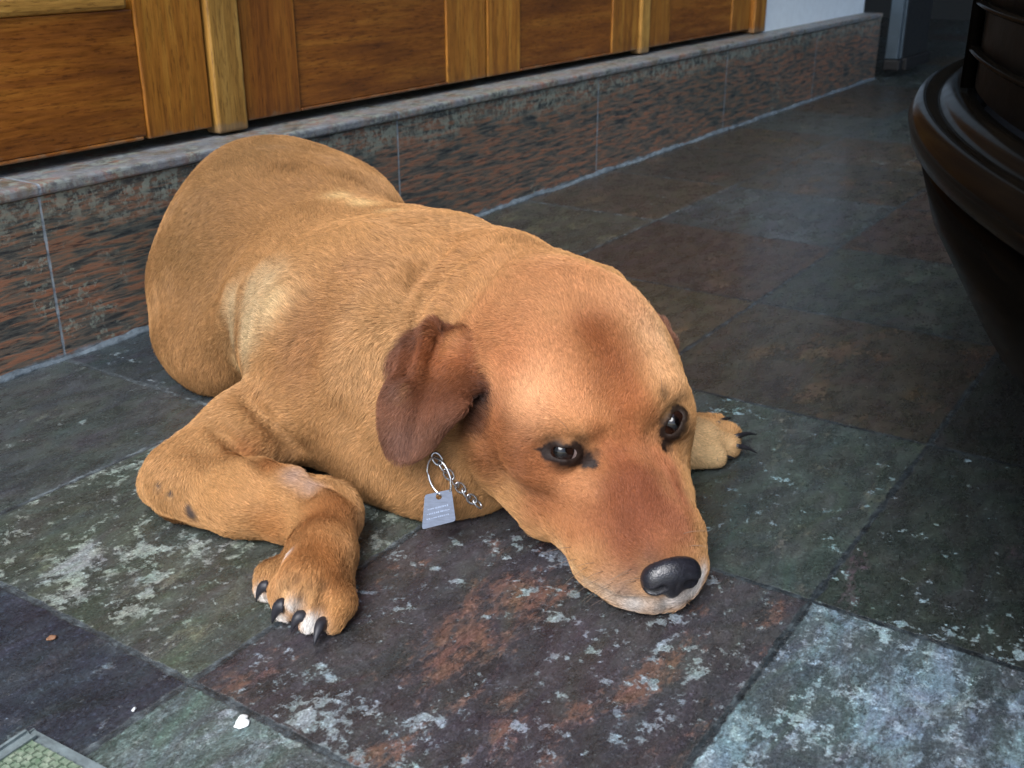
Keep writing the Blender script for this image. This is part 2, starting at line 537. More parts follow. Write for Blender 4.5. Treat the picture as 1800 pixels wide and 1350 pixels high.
# ------------------------------------------------------------------ step
STEP_X0, STEP_X1, RY, TZ, DY = -3.0, 3.64, 1.067, 0.1985, 1.124
step = empty('doorstep', (1.5, RY, 0), 'raised doorstep faced with streaky slate tiles under the wooden doors', 'step')
bm = bmesh.new()
add_box(bm, (STEP_X0, RY + 0.001, -0.01), (STEP_X1, RY + 1.2, TZ - 0.014))
bm_obj('riser', bm, M['riser'], step)
bm = bmesh.new()
add_box(bm, (STEP_X0, RY - 0.003, TZ - 0.0135), (STEP_X1 + 0.004, RY + 1.19, TZ), 0.004, 3)
bm_obj('tread', bm, M['tread'], step)

rf = random.Random(12)
bm = bmesh.new()
ring0 = None
nseg = 420
for k in range(nseg + 1):
    x = -0.5 + (STEP_X1 + 0.5) * k / nseg
    a_ = 0.0062 + 0.0030 * math.sin(k * 0.31) * math.sin(k * 0.113 + 1) + rf.uniform(-0.002, 0.002)
    b_ = 0.0055 + 0.0025 * math.sin(k * 0.23 + 2) + rf.uniform(-0.0018, 0.0018)
    ring = [bm.verts.new((x, RY + 0.0005, -0.001)), bm.verts.new((x, RY - a_, -0.001)), bm.verts.new((x, RY - a_ * 0.45, b_ * 0.36)), bm.verts.new((x, RY + 0.0005, b_))]
    if ring0:
        for q in range(3): bm.faces.new((ring0[q], ring[q], ring[q + 1], ring0[q + 1]))
    ring0 = ring
bm_obj('cement_fillet', bm, mat_simple('cement', lin(92, 104, 112), 0.8, 0, 0.55, 50, 0.6, 0.003), step, True)

# ------------------------------------------------------------------ doors
DB, DT = TZ + 0.0125, 2.25
leaves = [(-0.13, 0.42, 'left', 'wooden door leaf nearest the left edge, its panel moulding in view'),
          (0.43, 0.979, 'x', 'wooden door leaf left of the first pale cover strip, with a yellowish panel moulding'),
          (1.041, 1.588, 'x', 'wooden door leaf directly behind the dog between the cover strip and the thin gap'),
          (1.594, 2.134, 'x', 'wooden door leaf between the thin dark gap and the second cover strip'),
          (2.181, 2.722, 'x', 'wooden door leaf nearest the white wall')]
for k, (a, b, _, lab) in enumerate(leaves):
    if k == 0: continue
    d = empty('door_leaf', ((a + b) / 2, DY, DB), lab, 'door', 'folding door leaves above the step')
    sw = 0.100
    dark = k in (2, 3)
    box('stile', (a, DY, DB), (a + (0.1 if k > 1 else 0.1), DY + 0.04, DT), M['stile_dark' if k == 2 else 'stile'], d, 0.002)
    box('stile', (b - (0.1 if k == 1 else 0.108), DY, DB), (b, DY + 0.04, DT), M['stile'], d, 0.002)
    rb = DB + 0.15
    bmx = box('bottom_rail', (a + 0.1005, DY + 0.003, DB + 0.004), (b - 0.1005 if k == 1 else b - 0.1085, DY + 0.036, rb), M['rail'], d, 0.0015)
    box('weather_bead', (a + 0.1005, DY - 0.0015, DB + 0.0005), (b - 0.109, DY + 0.0025, DB + 0.0045), M['rail'], d, 0.0015)
    box('panel_moulding', (a + 0.1005, DY - 0.002, rb + 0.0005), (b - 0.109, DY + 0.03, rb + 0.022), M['moulding'], d, 0.005)
    box('panel', (a + 0.1005, DY + 0.014, rb + 0.0225), (b - 0.109, DY + 0.03, DT - 0.12), M['rail'], d)
    box('top_rail', (a + 0.1005, DY + 0.004, DT - 0.1195), (b - 0.109, DY + 0.036, DT - 0.001), M['rail'], d)
for k, (a, b, lab) in enumerate([(0.984, 1.036, 'pale wooden cover strip between the doors behind the dog'), (2.138, 2.177, 'narrow pale cover strip between the doors further right')]):
    bm = bmesh.new()
    add_box(bm, (a, DY - 0.006, DB - 0.009), (b, DY + 0.02, DT), 0.004, 3)
    o = bm_obj('cover_strip', bm, M['trim'])
    props(o, lab, 'trim', 'cover strips between the door leaves')
    o2 = None
bm = bmesh.new()
add_box(bm, (2.728, DY - 0.012, DB - 0.010), (2.80, DY + 0.08, DT + 0.02), 0.003, 2)
props(bm_obj('door_frame', bm, M['stile']), 'upright wooden door jamb beside the white wall', 'door frame')
bm = bmesh.new()
add_box(bm, (-0.2, DY + 0.075, DB - 0.0115), (2.727, DY + 0.10, DT))
props(bm_obj('door_backing', bm, M['darkwall']), 'dark gap behind and below the wooden doors', 'doorway')
bm = bmesh.new()
add_box(bm, (2.8015, DY - 0.004, TZ - 0.0005), (STEP_X1 - 0.02, DY + 0.3, 2.34))
add_box(bm, (STEP_X0, DY - 0.004, DT + 0.021), (2.801, DY + 0.3, 2.34))
add_box(bm, (STEP_X0, DY - 0.004, TZ - 0.0005), (-0.21, DY + 0.3, DT + 0.02))
props(bm_obj('house_wall', bm, M['plaster']), 'white plastered wall to the right of the wooden doors', 'wall')

# porch roof sized to dim the far end, dark end wall, added side blocker
bm = bmesh.new()
add_box(bm, (0.9, -0.8, 2.35), (9.0, 5.0, 2.5))  # out of view, edges cut to shade the far end
props(bm_obj('porch_roof', bm, M['ceiling']), 'unseen dark porch ceiling sized to shade the far end of the porch', 'roof')
bm = bmesh.new()
add_box(bm, (6.2, -5.0, 0.001), (6.4, 5.0, 2.34))
props(bm_obj('end_wall', bm, M['darkwall']), 'dark wall closing the far end of the porch', 'wall')
bm = bmesh.new()
add_box(bm, (0.5, -2.5, 0.001), (2.5, -2.35, 2.34))  # added out of view to keep sky light off the right side
props(bm_obj('sky_blocker', bm, M['darkwall']), 'unseen dark slab added to block sky light from the outer side', 'wall')

# screen at the end of the step
M['alu'] = mat_simple('grey_aluminium', lin(96, 112, 124), 0.35, 0.6, 0.08, 20, 0.05)
M['rubber'] = mat_simple('black_rubber', lin(18, 19, 21), 0.6, 0, 0.1, 40)
M['mesh'] = mat_simple('dark_screen', lin(26, 30, 32), 0.6, 0, 0.2, 60)


def build_screen():
    p0 = at_z(1573, 104, 0.0)
    x, y = 3.70, 1.045
    # foot lands where the riser ends
    s = empty('screen_panel', (x, y, 0), 'dark folding screen panel with a grooved grey metal post beside the step end', 'screen')
    bm = bmesh.new()
    add_box(bm, (x - 0.020, y - 0.03, 0.058), (x - 0.005, y + 0.01, 1.9), 0.003)
    add_box(bm, (x + 0.002, y - 0.035, 0.058), (x + 0.012, y - 0.012, 1.9), 0.003)
    add_box(bm, (x - 0.0045, y - 0.025, 0.059), (x + 0.0015, y + 0.0, 1.899))
    bm_obj('post', bm, M['alu'], s)
    box('foot', (x - 0.024, y - 0.040, 0.022), (x + 0.018, y + 0.014, 0.0575), M['rubber'], s, 0.006)
    box('panel', (x + 0.0185, y - 0.035, 0.06), (x + 0.30, y - 0.02, 1.88), M['mesh'], s)
    box('bottom_rail', (x + 0.0185, y - 0.05, 0.022), (x + 0.30, y - 0.005, 0.0595), M['rubber'], s, 0.004)


build_screen()

# ------------------------------------------------------------------ round dark wooden chair at the right
M['lacquer'] = None


def mat_lacquer():
    t = NT('dark_lacquered_wood')
    P = t.pos()
    g = t.noise(t.mapping(P, scale=(2, 2, 14)), 8, 6, 0.6, 0.7)
    c = t.ramp(g, [(0.3, lin(8, 7, 6)), (0.55, lin(12, 10, 8)), (0.75, lin(18, 14, 9))])
    return t.fin(c, t.ramp(t.noise(P, 60, 4, 0.6), [(0.3, 0.10), (0.7, 0.18)]), t.bump(g, 0.04, 0.0004), spec=0.07)


M['lacquer'] = mat_lacquer()
M['cane'] = mat_simple('dark_inner_wood', lin(9, 9, 9), 0.5, 0, 0.3, 30)
CC = (1.176, -0.888)


def build_tub():
    c = (CC[0], CC[1], 0)
    s = empty('round_seat', c, 'nearly black glossy round wooden seat with curved slats, cropped by the right edge', 'seat')
    M['lacquer'].node_tree.nodes['Principled BSDF'].inputs['IOR'].default_value = 1.08
    def prof(bm_pts, name, mat, n=256):
        bm = bmesh.new()
        lathe(bm, [(r * 2, 0.45 - 2 * (0.45 - z)) for r, z in bm_pts], c, n=n)
        return bm_obj(name, bm, mat, s, True)
    R = 0.578
    prof([(0.30, 0.2252), (0.462, 0.2252), (0.472, 0.230), (0.488, 0.242), (0.51, 0.27), (0.548, 0.322), (0.566, 0.352), (0.572, 0.37), (0.568, 0.374), (0.3, 0.374)], 'bowl', M['lacquer'])
    rim = [(0.555, 0.3745), (0.570, 0.3745), (0.5765, 0.378), (0.578, 0.384), (0.5755, 0.3895), (0.5715, 0.391), (0.568, 0.3885), (0.566, 0.391), (0.561, 0.3935), (0.556, 0.393), (0.554, 0.389), (0.555, 0.3745)]
    gl = mat_lacquer(); gl.node_tree.nodes['Principled BSDF'].inputs['IOR'].default_value = 1.22
    prof(rim, 'rim', gl)
    prof([(0.02, 0.3742), (0.5535, 0.3742)], 'seat', M['cane'])
    prof([(0.545, 0.395), (0.556, 0.395), (0.556, 0.66), (0.545, 0.66), (0.545, 0.395)], 'inner_wall', M['cane'])
    for z in (0.4085, 0.4245, 0.47, 0.52, 0.57, 0.62):
        prof([(0.5565, z - 0.0008), (0.5592, z - 0.0008), (0.5602, z), (0.5592, z + 0.0008), (0.5565, z + 0.0008)], 'slat', M['lacquer'])
    prof([(0.54, 0.661), (0.565, 0.661), (0.570, 0.668), (0.565, 0.676), (0.54, 0.678), (0.535, 0.669), (0.54, 0.661)], 'top_rail', M['lacquer'])
    for a in range(0, 360, 24):
        an = math.radians(a + 9)
        bm = bmesh.new()
        ctr = Vector((c[0] + 1.117 * math.cos(an), c[1] + 1.117 * math.sin(an), 0))
        r = bmesh.ops.create_cone(bm, cap_ends=True, segments=20, radius1=0.005, radius2=0.005, depth=0.53)
        for v in r['verts']: v.co += ctr + Vector((0, 0, 0.339 + 0.265))
        bm_obj('spindle', bm, M['lacquer'], s, True)


build_tub()

# ------------------------------------------------------------------ small things on the floor
def small_things():
    # corroded slotted drain cover, cut by the lower left corner of the picture
    a, b, c = at_z(38, 1326, 0.0), at_z(58, 1313, 0.0), at_z(130, 1352, 0.0)
    ux = (c - b); ux[2] = 0; ux /= np.linalg.norm(ux)
    uy = np.array([-ux[1], ux[0], 0.0])
    if (a - b) @ uy < 0: uy = -uy
    d = empty('drain_cover', Vector(b), 'corroded pale green slotted metal drain cover at the lower left corner', 'drain cover')
    def slab(x0, x1, y0, y1, z0, z1, bm, bev=0.0012):
        r = bmesh.ops.create_cube(bm, size=1.0)
        for v in r['verts']:
            q = ux * (x0 + (v.co.x + .5) * (x1 - x0)) + uy * (y0 + (v.co.y + .5) * (y1 - y0)) + np.array([0, 0, z0 + (v.co.z + .5) * (z1 - z0)])
            v.co = Vector(b + q)
        bmesh.ops.bevel(bm, geom=list({e for v in r['verts'] for e in v.link_edges}), offset=bev, segments=2, affect='EDGES')
    t = NT('verdigris')
    n = t.noise(t.pos(), 130, 6, 0.7)
    mt = t.fin(t.ramp(n, [(0.3, lin(96, 120, 96)), (0.5, lin(128, 144, 124)), (0.7, lin(166, 176, 156))]), 0.6, t.bump(n, 0.5, 0.001), 0.25)
    bm = bmesh.new()
    W = 0.070
    r_ = 0
    y = 0.0004
    while y < W:
        x = -0.0035 * (r_ % 2)
        while x < W * 1.6:
            slab(max(x, 0.0), min(x + 0.0062, W * 1.6), y, y + 0.0031, 0.001, 0.0046, bm, 0.0007)
            x += 0.0072
        y += 0.0041; r_ += 1
    bm_obj('grating', bm, mt, d)
    bm = bmesh.new()
    slab(-0.001, W * 1.6 + 0.002, -0.001, W + 0.005, 0.0002, 0.0022, bm, 0.0001)
    bm_obj('drain_plate', bm, mat_simple('dark_verdigris', lin(40, 66, 54), 0.7), d)
    bm = bmesh.new()
    slab(-0.008, W * 1.6 + 0.008, -0.007, -0.0015, -0.001, 0.0035, bm, 0.001)
    slab(-0.0085, -0.002, -0.0015, W + 0.006, -0.001, 0.0043, bm, 0.002)
    bm_obj('cement_collar', bm, mat_simple('drain_cement', lin(104, 116, 118), 0.8, 0, 0.35, 60, 0.5, 0.002), d)
    # white scrap and orange chip
    for nm, px, py, sz, col, lab, cat, sd_ in (('paint_flake', 426, 1272, 0.0055, (228, 232, 230), 'small white flake lying on the grout line near the bottom of the picture', 'flake', 2),
                                              ('leaf_scrap', 90, 1124, 0.0030, (128, 92, 68), 'tiny orange brown scrap on the dark purple tile at the left', 'scrap', 5),
                                              ('grit_crumb', 236, 1250, 0.0013, (200, 204, 204), 'tiny white crumb on the dark tile left of the white flake', 'crumb', 7)):
        rnd = random.Random(sd_)
        p = Vector(at_z(px, py, 0.0))
        bm = bmesh.new()
        bmesh.ops.create_icosphere(bm, subdivisions=3, radius=1.0)
        ph = [rnd.random() * 6 for _ in range(6)]
        for v in bm.verts:
            a_ = math.atan2(v.co.y, v.co.x)
            r = 1 + 0.22 * math.sin(2 * a_ + ph[0]) + 0.14 * math.sin(3 * a_ + ph[1]) + 0.08 * math.sin(7 * a_ + ph[2])
            v.co = Vector((v.co.x * sz * r * 1.1, v.co.y * sz * r * 0.8, v.co.z * 0.0011 + 0.0013 + 0.0004 * math.sin(v.co.x * 3 + ph[3])))
        o = bm_obj(nm, bm, mat_simple(nm, lin(*col), 0.7, 0, 0.1, 200, 0.4, 0.0005), None, True)
        o.location = p
        props(o, lab, cat)


small_things()
#DOG#
N_HAIR = 560000
# ================================================================== dog
def ray(px, py):
    return FW + (px - 900.0) / F_PX * RT - (py - 675.0) / F_PX * UP


def S(px, py, D, rp):
    """ball whose outline is rp photo pixels wide, at depth D"""
    return (at(px, py, D), rp / F_PX * D)


def G(px, py, rp, sink=0.0):
    """ball resting on the floor"""
    D = (CAM_H + sink) / (rp / F_PX - ray(px, py)[2])
    return (at(px, py, D), rp / F_PX * D)


class Field:
    def __init__(self, lo, hi, h):
        self.lo, self.h = np.array(lo, float), h
        self.n = np.ceil((np.array(hi) - self.lo) / h).astype(int) + 1
        self.v = np.full(self.n, 0.05, np.float32)
        self.ax = [self.lo[i] + h * np.arange(self.n[i]) for i in range(3)]

    def _win(self, lo, hi):
        a = np.clip(np.floor((lo - self.lo) / self.h).astype(int), 0, self.n)
        b = np.clip(np.ceil((hi - self.lo) / self.h).astype(int) + 1, 0, self.n)
        sl = tuple(slice(a[i], b[i]) for i in range(3))
        X = [self.ax[i][sl[i]].astype(np.float32) for i in range(3)]
        return sl, X[0][:, None, None], X[1][None, :, None], X[2][None, None, :]

    def _join(self, sl, d, k, op):
        a = self.v[sl]
        if a.size == 0: return
        if op == 'sub':
            d = -d
            hh = np.clip(0.5 - 0.5 * (a - d) / k, 0, 1)
            self.v[sl] = a * (1 - hh) + d * hh + k * hh * (1 - hh)
        elif op == 'paint':
            pass
        else:
            hh = np.clip(0.5 + 0.5 * (a - d) / k, 0, 1)
            self.v[sl] = a * (1 - hh) + d * hh - k * hh * (1 - hh)

    def cone(self, A, B, k=0.02, op='add', ra=None, rb=None):
        (a, r1), (b, r2) = A, B
        if ra: r1 = ra
        if rb: r2 = rb
        m = k + 0.02
        lo = np.minimum(a - r1, b - r2) - m
        hi = np.maximum(a + r1, b + r2) + m
        sl, X, Y, Z = self._win(lo, hi)
        ab = b - a
        L2 = float(ab @ ab) + 1e-12
        t = np.clip(((X - a[0]) * ab[0] + (Y - a[1]) * ab[1] + (Z - a[2]) * ab[2]) / L2, 0, 1)
        d = np.sqrt((X - a[0] - t * ab[0]) ** 2 + (Y - a[1] - t * ab[1]) ** 2 + (Z - a[2] - t * ab[2]) ** 2) - (r1 + (r2 - r1) * t)
        self._join(sl, d, k, op)

    def ball(self, A, k=0.02, op='add'):
        self.cone(A, (A[0] + 1e-4, A[1]), k, op)

    def ell(self, c, R, rad, k=0.02, op='add'):
        """ellipsoid, rows of R are its axes"""
        R = np.asarray(R, float)
        rad = np.asarray(rad, float)
        ext = np.sqrt(((R * rad[:, None]) ** 2).sum(0)) + k + 0.02
        sl, X, Y, Z = self._win(c - ext, c + ext)
        q = [(X - c[0]) * R[i, 0] + (Y - c[1]) * R[i, 1] + (Z - c[2]) * R[i, 2] for i in range(3)]
        k0 = np.sqrt(sum((q[i] / rad[i]) ** 2 for i in range(3)))
        k1 = np.sqrt(sum((q[i] / rad[i] ** 2) ** 2 for i in range(3))) + 1e-9
        self._join(sl, k0 * (k0 - 1.0) / k1, k, op)

    def chain(self, pts, k=0.02, op='add'):
        for a, b in zip(pts[:-1], pts[1:]): self.cone(a, b, k, op)

    def groove(self, pts, depth=0.005, width=0.008):
        """skin fold: pushes the surface in along a polyline of surface points"""
        for a, b in zip(pts[:-1], pts[1:]):
            lo = np.minimum(a, b) - width * 3
            hi = np.maximum(a, b) + width * 3
            sl, X, Y, Z = self._win(lo, hi)
            ab = b - a
            t = np.clip(((X - a[0]) * ab[0] + (Y - a[1]) * ab[1] + (Z - a[2]) * ab[2]) / (ab @ ab + 1e-12), 0, 1)
            d2 = (X - a[0] - t * ab[0]) ** 2 + (Y - a[1] - t * ab[1]) ** 2 + (Z - a[2] - t * ab[2]) ** 2
            g = (depth * np.exp(-d2 / (2 * width * width))).astype(np.float32)
            if not hasattr(self, 'gr'): self.gr, self.gb = np.zeros_like(self.v), np.zeros_like(self.v)
            if depth > 0: self.gr[sl] = np.maximum(self.gr[sl], g)
            else: self.gb[sl] = np.minimum(self.gb[sl], g)

    def apply_grooves(self):
        if hasattr(self, 'gr'):
            self.v += self.gr + self.gb
            del self.gr, self.gb

    def clip_floor(self, z=0.0):
        Z = self.ax[2][None, None, :].astype(np.float32)
        d = z - Z
        k = 0.006
        a = self.v
        hh = np.clip(0.5 - 0.5 * (a - d) / k, 0, 1)
        self.v = a * (1 - hh) + d * hh + k * hh * (1 - hh)

    def mesh(self, iters=2):
        v = self.v
        ins = v < 0
        c = [ins[i:ins.shape[0] - 1 + i, j:ins.shape[1] - 1 + j, k:ins.shape[2] - 1 + k] for i in (0, 1) for j in (0, 1) for k in (0, 1)]
        s = sum(x.astype(np.int8) for x in c)
        cell = np.argwhere((s > 0) & (s < 8))
        idx = -np.ones(s.shape, np.int64)
        idx[tuple(cell.T)] = np.arange(len(cell))
        acc = np.zeros((len(cell), 3))
        cnt = np.zeros(len(cell))
        corners = [(i, j, k) for i in (0, 1) for j in (0, 1) for k in (0, 1)]
        for a in corners:
            for ax in range(3):
                if a[ax]: continue
                b = list(a); b[ax] = 1
                va = v[tuple((cell + a).T)]
                vb = v[tuple((cell + b).T)]
                m_ = (va < 0) != (vb < 0)
                t = np.where(m_, va / np.where(va - vb == 0, 1, va - vb), 0)
                p = np.array(a, float)[None] + np.zeros((len(cell), 3))
                p[:, ax] += t
                acc[m_] += p[m_]
                cnt[m_] += 1
        P = (cell + acc / cnt[:, None]) * self.h + self.lo
        quads = []
        for ax in range(3):
            o1, o2 = [(1, 2), (2, 0), (0, 1)][ax]
            va = np.take(ins, range(0, ins.shape[ax] - 1), ax)
            vb = np.take(ins, range(1, ins.shape[ax]), ax)
            e = np.argwhere(va != vb)
            e = e[(e[:, o1] > 0) & (e[:, o2] > 0) & (e[:, o1] < idx.shape[o1]) & (e[:, o2] < idx.shape[o2])]
            def g(d1, d2):
                q = e.copy(); q[:, o1] -= d1; q[:, o2] -= d2
                return idx[tuple(q.T)]
            q = np.stack([g(0, 0), g(1, 0), g(1, 1), g(0, 1)], 1)
            inside = ins[tuple(e.T)]
            q[~inside] = q[~inside][:, ::-1]
            quads.append(q)
        Q = np.concatenate(quads)
        Q = Q[(Q >= 0).all(1)]
        for it in range(iters * 2):          # Taubin smoothing: no shrinkage
            sm = np.zeros_like(P); n = np.zeros(len(P))
            for a in range(4):
                b = (a + 1) % 4
                for i_, j_ in ((a, b), (b, a)):
                    for ax in range(3):
                        sm[:, ax] += np.bincount(Q[:, i_], P[Q[:, j_], ax], len(P))
                    n += np.bincount(Q[:, i_], minlength=len(P))
            P = P + (0.55 if it % 2 == 0 else -0.5) * (sm / np.maximum(n, 1)[:, None] - P)
        return P, Q


def quads_to_mesh(name, P, Q):
    me = bpy.data.meshes.new(name)
    me.vertices.add(len(P))
    me.vertices.foreach_set('co', P.astype(np.float32).ravel())
    me.loops.add(len(Q) * 4)
    me.loops.foreach_set('vertex_index', Q.astype(np.int32).ravel())
    me.polygons.add(len(Q))
    me.polygons.foreach_set('loop_start', np.arange(0, len(Q) * 4, 4, dtype=np.int32))
    me.update(calc_edges=True)
    me.validate()
    return me


# ---- head frame (dog's own axes): l towards the right of the picture, f to the nose, u up out of the brow
HO = at(1005, 655, 0.867)
hF = np.array([-0.476, -0.728, -0.493]); hF /= np.linalg.norm(hF)
hL = np.array([0.8046, -0.587, 0.0897]); hL -= hF * (hL @ hF); hL /= np.linalg.norm(hL)
hU = np.cross(hL, hF)
if hU[2] < 0: hU = -hU
HR = np.array([hL, hF, hU])


def hp(l, f, u):
    return HO + l * hL + f * hF + u * hU


def H(l, f, u, r):
    return (hp(l, f, u), r)


EYE_L, EYE_R = at(1000, 796, 0.806), at(1186, 746, 0.829)
EYE_RAD = 0.0125

VOX = 0.0023
fld = Field((0.36, 0.17, -0.006), (1.16, 1.075, 0.30), VOX)


def build_body_field(fl):
    # hindquarters and trunk
    fl.ell(at(478, 405, 1.24), np.eye(3), (0.084, 0.090, 0.086), 0.03)
    fl.chain([S(462, 358, 1.25, 100), S(560, 440, 1.19, 130), S(660, 520, 1.10, 130), S(745, 520, 1.05, 118)], 0.05)
    fl.chain([G(560, 560, 160, .0), G(640, 620, 180, .0), G(700, 690, 165, .0)], 0.05)      # rib cage and belly on the floor
    fl.chain([S(425, 440, 1.19, 108), G(414, 515, 118), G(394, 592, 80)], 0.07)             # left haunch
    fl.chain([S(540, 372, 1.27, 105), S(596, 402, 1.25, 98), S(625, 430, 1.22, 88)], 0.04)  # right haunch
    fl.cone(G(338, 600, 54), G(380, 640, 48), 0.03)
    # shoulders, withers, neck
    fl.chain([S(740, 465, 1.09, 84), S(800, 492, 1.03, 92), S(880, 535, 0.965, 112), (HO + hF * -0.02, 0.066)], 0.035)
    fl.chain([S(700, 520, 1.03, 110), S(600, 650, 0.985, 105), S(560, 705, 0.965, 78)], 0.04)
    fl.chain([S(740, 620, 0.98, 120), S(780, 700, 0.945, 125), G(790, 770, 110)], 0.045)    # throat side of the neck
    fl.chain([G(690, 795, 84), G(770, 825, 70), G(840, 832, 58)], 0.03)                     # chest on the floor
    fl.chain([S(980, 480, 1.02, 38), S(1050, 525, 0.97, 56)], 0.03)
    # near (left) foreleg
    UA = S(560, 700, 0.960, 72)
    UB = S(440, 762, 0.945, 74)
    EL = G(322, 838, 66)
    fl.chain([UA, UB, EL], 0.018)
    W0 = G(430, 872, 68)
    W1 = G(520, 890, 62)
    WR = G(572, 905, 57)
    fl.chain([G(330, 858, 60), W0, W1, WR], 0.012)
    fl.ball(G(283, 852, 34), 0.02)
    PW = G(565, 975, 55)
    PB = G(545, 1030, 58)
    fl.chain([WR, PW, PB], 0.014)
    # four toes, curled, knuckles up
    for (x0, y0, x1, y1, x2, y2, r) in ((522, 1000, 482, 1018, 470, 1034, 25), (535, 1015, 510, 1042, 504, 1070, 27),
                                        (560, 1020, 552, 1058, 546, 1090, 27), (582, 1010, 590, 1058, 584, 1090, 27)):
        fl.chain([G(x0, y0, r + 12), G(x1, y1, r + 7), G(x2, y2, r - 4)], 0.0045)
    # far (right) forepaw reaching out beyond the muzzle
    fl.chain([S(1100, 690, 0.985, 60), G(1185, 772, 44), G(1232, 776, 36)], 0.015)
    for (x0, y0, x1, y1, r) in ((1215, 755, 1258, 750, 19), (1225, 764, 1280, 766, 21), (1225, 782, 1280, 784, 21), (1215, 796, 1256, 804, 20)):
        fl.chain([G(x0, y0, r + 9), G(x1, y1, r)], 0.006)


def build_head_field(fl):
    fl.ell(hp(0.002, -0.012, -0.013), HR, (0.082, 0.088, 0.068), 0.03)
    fl.cone(H(0.004, 0.0, 0.014, 0.054), H(0.002, 0.050, 0.004, 0.042), 0.03)
    for s in (-1, 1):
        fl.ell(hp(s * 0.050, 0.015, -0.030), HR, (0.038, 0.060, 0.044), 0.03)      # cheek muscle
        fl.ball(H(s * 0.036, 0.045, 0.016, 0.032), 0.02)                           # brow
        fl.ball(H(s * 0.047, 0.062, 0.000, 0.024), 0.02)                           # outer rim of the socket
        fl.cone(H(s * 0.042, 0.070, -0.030, 0.028), H(s * 0.031, 0.108, -0.032, 0.026), 0.018)   # cheek below the eye
        fl.cone(H(s * 0.052, 0.030, -0.050, 0.032), H(s * 0.044, 0.082, -0.052, 0.024), 0.016)   # angle of the jaw
        fl.chain([H(s * 0.026, 0.11, -0.026, 0.026), H(s * (0.0235 - 0.0015 * s), 0.145, -0.027, 0.0250), H(s * 0.015, 0.168, -0.025, 0.0215), H(s * 0.007, 0.180, -0.024, 0.016)], 0.012)  # flews
    fl.chain([H(0, 0.065, -0.004, 0.034), H(0, 0.112, -0.006, 0.030), H(0, 0.150, -0.008, 0.0265), H(0, 0.172, -0.010, 0.0235)], 0.018)
    fl.chain([H(0, 0.05, -0.058, 0.040), H(-0.004, 0.10, -0.052, 0.030), H(0, 0.158, -0.044, 0.020)], 0.012)        # lower jaw


def build_ear_field(fl, side):
    """hanging ear as a thin fold of skin"""
    if side < 0:
        net = [[(712, 640, .868), (748, 600, .870), (792, 600, .868), (832, 628, .853), (864, 664, .842)],
               [(688, 664, .852), (734, 636, .846), (776, 640, .848), (810, 664, .834), (848, 688, .826)],
               [(674, 710, .842), (712, 698, .826), (752, 704, .842), (786, 712, .818), (816, 714, .818)],
               [(673, 760, .838), (703, 755, .825), (733, 757, .842), (760, 754, .815), (784, 744, .820)],
               [(686, 796, .840), (705, 808, .832), (724, 806, .838), (746, 793, .827), (764, 774, .826)]]
        g = np.array([[at(*c) for c in row] for row in net])
        for axis in (0, 1):                      # smooth, finer sheet
            for _ in range(3):
                m_ = (np.take(g, range(0, g.shape[axis] - 1), axis) + np.take(g, range(1, g.shape[axis]), axis)) / 2
                n_ = g.shape[axis] * 2 - 1
                sh = list(g.shape); sh[axis] = n_
                o_ = np.zeros(sh)
                ix = [slice(None)] * 3; ix[axis] = slice(0, None, 2); o_[tuple(ix)] = g
                ix[axis] = slice(1, None, 2); o_[tuple(ix)] = m_
                sm = o_.copy()
                a_ = [slice(None)] * 3; a_[axis] = slice(1, -1)
                b_ = [slice(None)] * 3; b_[axis] = slice(0, -2)
                c_ = [slice(None)] * 3; c_[axis] = slice(2, None)
                sm[tuple(a_)] = o_[tuple(a_)] * 0.5 + (o_[tuple(b_)] + o_[tuple(c_)]) * 0.25
                g = sm
        nr_, nc_ = g.shape[:2]
        g = g[::2, ::2] if nr_ > 24 else g
        nr_, nc_ = g.shape[:2]
        for i in range(nr_):
            r = 0.0052 - 0.0022 * i / nr_
            for j in range(nc_):
                if j + 1 < nc_: fl.cone((g[i, j], r), (g[i, j + 1], r), 0.0015)
                if i + 1 < nr_: fl.cone((g[i, j], r), (g[i + 1, j], r - 0.0022 / nr_), 0.0015)
        fl.chain([(at(728, 640, .868), .011), (at(765, 640, .868), .014), (at(800, 650, .858), .014), (at(832, 668, .850), .012)], 0.012)
        fl.chain([(at(745, 612, .880), .012), (at(780, 618, .880), .015), (at(815, 632, .870), .015)], 0.014)
        fl.chain([(g[0, 0] + FW * .004, 0.009), (g[0, nc_ // 3] + FW * .004, 0.011), (g[0, nc_ * 2 // 3] + FW * .004, 0.012), (g[0, -1] + FW * .004, 0.009)], 0.012)
    else:
        pts_ = [at(1134, 566, .915), at(1157, 580, .914), at(1172, 604, .912), at(1178, 634, .914)]
        fl.chain([(p_, r_) for p_, r_ in zip(pts_, (.010, .008, .0065, .005))], 0.006)


build_body_field(fld)
build_head_field(fld)
for s_ in (-1, 1): build_ear_field(fld, s_)
fld.clip_floor(0.001)
P0, Q0 = fld.mesh(1)


def hitter(P):
    q = mpx(P)
    def hit(px, py, rad=5):
        d = np.hypot(q[:, 0] - px, q[:, 1] - py)
        for rr in (rad, rad * 2, rad * 4):
            w = np.where(d < rr)[0]
            if len(w): break
        else:
            w = np.array([np.argmin(d)])
        return P[w[np.argmin(q[w, 2])]]
    return hit


hit = hitter(P0)
